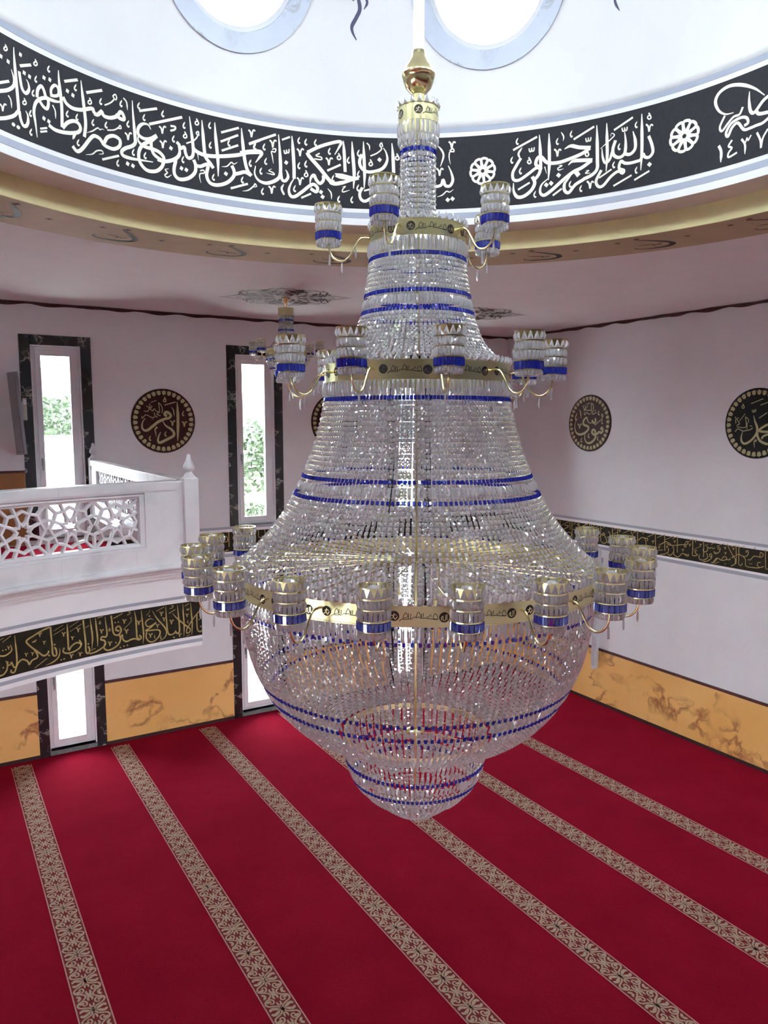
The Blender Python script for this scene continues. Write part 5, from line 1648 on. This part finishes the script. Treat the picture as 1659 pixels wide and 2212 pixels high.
# ---- painted rosettes on the ceiling
def ceiling_rosette(cx, cy, rot, label):
    m = MB(); md = MB()
    def fn(u, v): return np.stack([cx + u*math.cos(rot) - v*math.sin(rot), cy + u*math.sin(rot) + v*math.cos(rot), np.full_like(u, ZC-.003)], -1)
    def pol(L): return np.array([(r*math.cos(R(a)), r*math.sin(R(a))) for r, a in L])
    for k in range(8):
        b = 45*k; big = k % 4 == 0
        tip = .77 if big else .66
        for s in (1,-1):
            B = lambda L: pol([(r, b + s*a) for r, a in L])
            ribbon2(md, B([(.50,22.5),(.55,16),(.60,9),(tip-.07,2.5),(tip,0)]), .022, fn, (1,.2), 4)
            ribbon2(md, B([(.50,22.5),(.545,25),(.555,21),(.53,19)]), .018, fn, (1,.4), 4)
            ribbon2(m, B([(.42,22.5),(.47,14),(.52,7),(.58,0)]), .02, fn, (1,.3), 4)
            ribbon2(m, B([(.20,0),(.27,12),(.36,16),(.42,9),(.38,3),(.33,6)]), .026, fn, (.4,.3), 4)
            ribbon2(m, B([(.30,22.5),(.37,20),(.44,12),(.47,4)]), .036, fn, (.2,.2), 4)
            ribbon2(md, B([(.13,10),(.19,20),(.25,18),(.24,9)]), .03, fn, (.3,.3), 4)
            ribbon2(m, B([(.45,22.5),(.48,19),(.47,15)]), .04, fn, (.2,.2), 3)
            ribbon2(md, B([(.34,2),(.30,9),(.25,12)]), .03, fn, (.2,.3), 3)
    o = m.build('ceiling_rosette', M_INK); tag(o, label, 'ceiling rosette', 'painted ceiling rosettes')
    md.build('red_scrolls', M_DARKRED, o)
ceiling_rosette(3.736, 8.442, math.atan2(-.71, 1.365), 'dark scrollwork rosette painted on the ceiling above the small chandelier')
ceiling_rosette(6.42, 8.46, math.atan2(-.35, .682), 'dark scrollwork rosette on the ceiling half hidden by the big chandelier')

# ---- small fittings
tv = tag(empty('wall_screen', (1.0, 10.0, 4.4)), 'grey flat screen seen edge-on beside the left window', 'screen')
def slab(nm, off0, off1, mat, shrink=0.0):
    c = np.array([(.975,9.62,4.87),(1.035,9.62,3.945),(1.022,10.36,3.91),(.962,10.36,4.895)]); mid = c.mean(0); c = mid + (c-mid)*(1-shrink)
    v = np.concatenate([c + np.array([off0,0,0]), c + np.array([off1,0,0])]) - np.array([1.0,10.0,4.4])
    return MB().add(v, [(0,1,2,3),(7,6,5,4),(0,4,5,1),(1,5,6,2),(2,6,7,3),(3,7,4,0)]).build(nm, mat, tv)
slab('casing', -.03, 0, M_TVGREY); slab('display_panel', -.033, -.03, simple('dark_screen', (.05,.05,.055), .25), .05)
m = MB(); m.box(.012, .05, -.03, .03, -.15, .15); m.box(.0, .045, -.02, .40, -.02, .02); m.build('bracket', M_METAL, tv)
m = MB(); m.box(1.088, 1.135, YA-.05, YA-.018, 4.33, 4.60); o = m.build('control_box', M_BEIGE); bevel(o, .005)
tag(o, 'small pale wall box on the black window surround', 'wall box'); m = MB(); m.box(1.095, 1.128, YA-.053, YA-.05, 4.52, 4.58); m.build('cover_plate', M_WHITE, o)
sp = tag(empty('column_speaker', (8.64, 8.12, 1.5)), 'slim pale grey column speaker on the right wall beside the chandelier', 'speaker')
m = MB(); m.box(-.04, .04, -.04, .04, -.93, .93); bevel(m.build('cabinet', simple('pale_grey_metal', (.52,.53,.57), .45), sp), .008)
m = MB(); m.box(-.044, -.04, -.032, .032, -.88, .88); m.build('grille', simple('grille_grey', (.42,.43,.47), .6, var=.3, scale=200), sp)
m = MB(); m.box(.04, XB-8.64+.002, -.02, .02, -.80, -.72); m.box(.04, XB-8.64+.002, -.02, .02, .70, .78); m.build('bracket', M_METAL, sp)
# ================================================================== OUTSIDE
m = MB(); m.add([(-120,YA+WT+.02,-.3),(200,YA+WT+.02,-.3),(200,260,-.3),(-120,260,-.3)], [(0,1,2,3)])
m.add([(-120,-120,-.35),(200,-120,-.35),(200,YA+WT+.02,-.35),(-120,YA+WT+.02,-.35)], [(0,1,2,3)])
struct(m.build('ground', M_GROUND), 'pale paving outside the windows', 'ground')
# low step / kerb outside the windows
m = MB(); m.box(-3, 12, YA+2.6, YA+2.75, -.3, .1); struct(m.build('garden_kerb', M_GROUND), 'pale low kerb outside the lower windows', 'kerb')
m = MB(); m.add([(8,24,-.28),(60,24,-.28),(60,60,-.28),(8,60,-.28)], [(0,1,2,3)])
struct(m.build('lawn', M_LAWN), 'green lawn seen low through the window', 'lawn')
def leaf_tree(name, x, y, z0, zc, rx, rz, label, n=1500, leaf=.28):
    o = tag(empty(name, (x, y, z0)), label, 'tree', 'trees outside the windows')
    m = MB(); m.tube([(0,0,0),(.05,.03,(zc-z0)*.5),(0,0,zc-z0)], [.16,.11,.05], 7); m.build('trunk', M_BARK, o)
    u = rng.normal(size=(n,3)); u /= np.linalg.norm(u, axis=1)[:,None]; rad = rng.random(n)**.4
    lob = 1 + .25*np.sin(u[:,0]*5+1)*np.cos(u[:,2]*4) + .12*np.sin(u[:,1]*9)
    P = u*(rad*lob)[:,None]*np.array([rx,rx,rz]) + np.array([0,0,zc-z0])
    m = MB(); mats = np.zeros((n,4,4)); mats[:,3,3] = 1
    q = rng.normal(size=(n,3,3))
    for i in range(n):
        Q, _ = np.linalg.qr(q[i]); mats[i,:3,:3] = Q*leaf*(.6+.7*rng.random())
    mats[:,:3,3] = P
    m.inst([(-.5,0,0),(0,-.3,.08),(.5,0,0),(0,.3,.08)], [(0,1,2),(0,2,3)], mats)
    f = m.build('foliage', M_FOL, o); f['kind'] = 'stuff'
    return o
leaf_tree('leafy_tree', 4.1, 33, -.3, 4.1, 2.6, 1.5, 'round leafy tree seen through the left upper window', 1500)
leaf_tree('leafy_tree', 9.9, 41, -.3, 3.9, 2.2, 1.4, 'pale leafy tree at right in the left upper window', 1100)
leaf_tree('leafy_tree', 11.2, 27, -.3, 3.05, 2.2, 1.25, 'bright green tree in the middle upper window', 1600)
leaf_tree('garden_shrub', 9.2, 22, -.3, 1.1, .9, .7, 'green shrub low in the middle upper window', 500, .2)
leaf_tree('garden_shrub', 8.1, 21, -.3, 1.7, .5, .35, 'small bush by the fence in the middle window', 260, .16)
m = MB()
fence = tag(empty('garden_fence', (9, 24, -.3)), 'pale wooden garden fence outside', 'fence')
for i in range(26):
    mm = MB(); mm.box(-2.6+.22*i, -2.6+.22*i+.17, 0, .03, 0, 1.5); mm.build('board', M_FENCE, fence)
mm = MB(); mm.box(-2.7, 3.2, .03, .07, .3, .4); mm.box(-2.7, 3.2, .03, .07, 1.1, 1.2); mm.build('fence_rail', M_FENCE, fence)
# white low building that fills the lower part of the left window
m = MB(); m.box(-14, 6.2, 24, 30, -.3, 3.75)
b = m.build('white_building', M_WHITE); tag(b, 'white flat-roofed building outside the left window', 'building')
m = MB(); m.box(-14.15, 6.35, 23.85, 30.1, 3.75, 3.85); m.build('roof_edge', M_GREYB, b)
for i in range(4):
    m = MB(); x = -9 + i*3.6; m.box(x, x+1.1, 23.96, 24.02, 1.0, 2.2); w = m.build('window', M_PVC, b)
    m = MB(); m.box(x+.08, x+1.02, 23.945, 23.965, 1.08, 2.12); m.build('pane', M_GREYB, w)
# far hills
def hill(x0, x1, y, hs, label):
    n = 60; t = np.linspace(0, 1, n)
    h = hs*(.55+.25*np.sin(t*7+x0)+.2*np.sin(t*17+1)+.05*np.sin(t*61))
    v = np.concatenate([np.stack([x0+(x1-x0)*t, np.full(n, y), np.full(n, -.5)], 1), np.stack([x0+(x1-x0)*t, np.full(n, y+25), h*.8], 1), np.stack([x0+(x1-x0)*t, np.full(n, y+60), h], 1), np.stack([x0+(x1-x0)*t, np.full(n, y+90), np.full(n, -.5)], 1)])
    m = MB(); m.add(v, [(j*n+i, j*n+i+1, (j+1)*n+i+1, (j+1)*n+i) for j in range(3) for i in range(n-1)])
    struct(m.build('hill', M_HILL, smooth=True), label, 'hill')
hill(-90, 190, 150, 19, 'hazy wooded hill far beyond the windows')
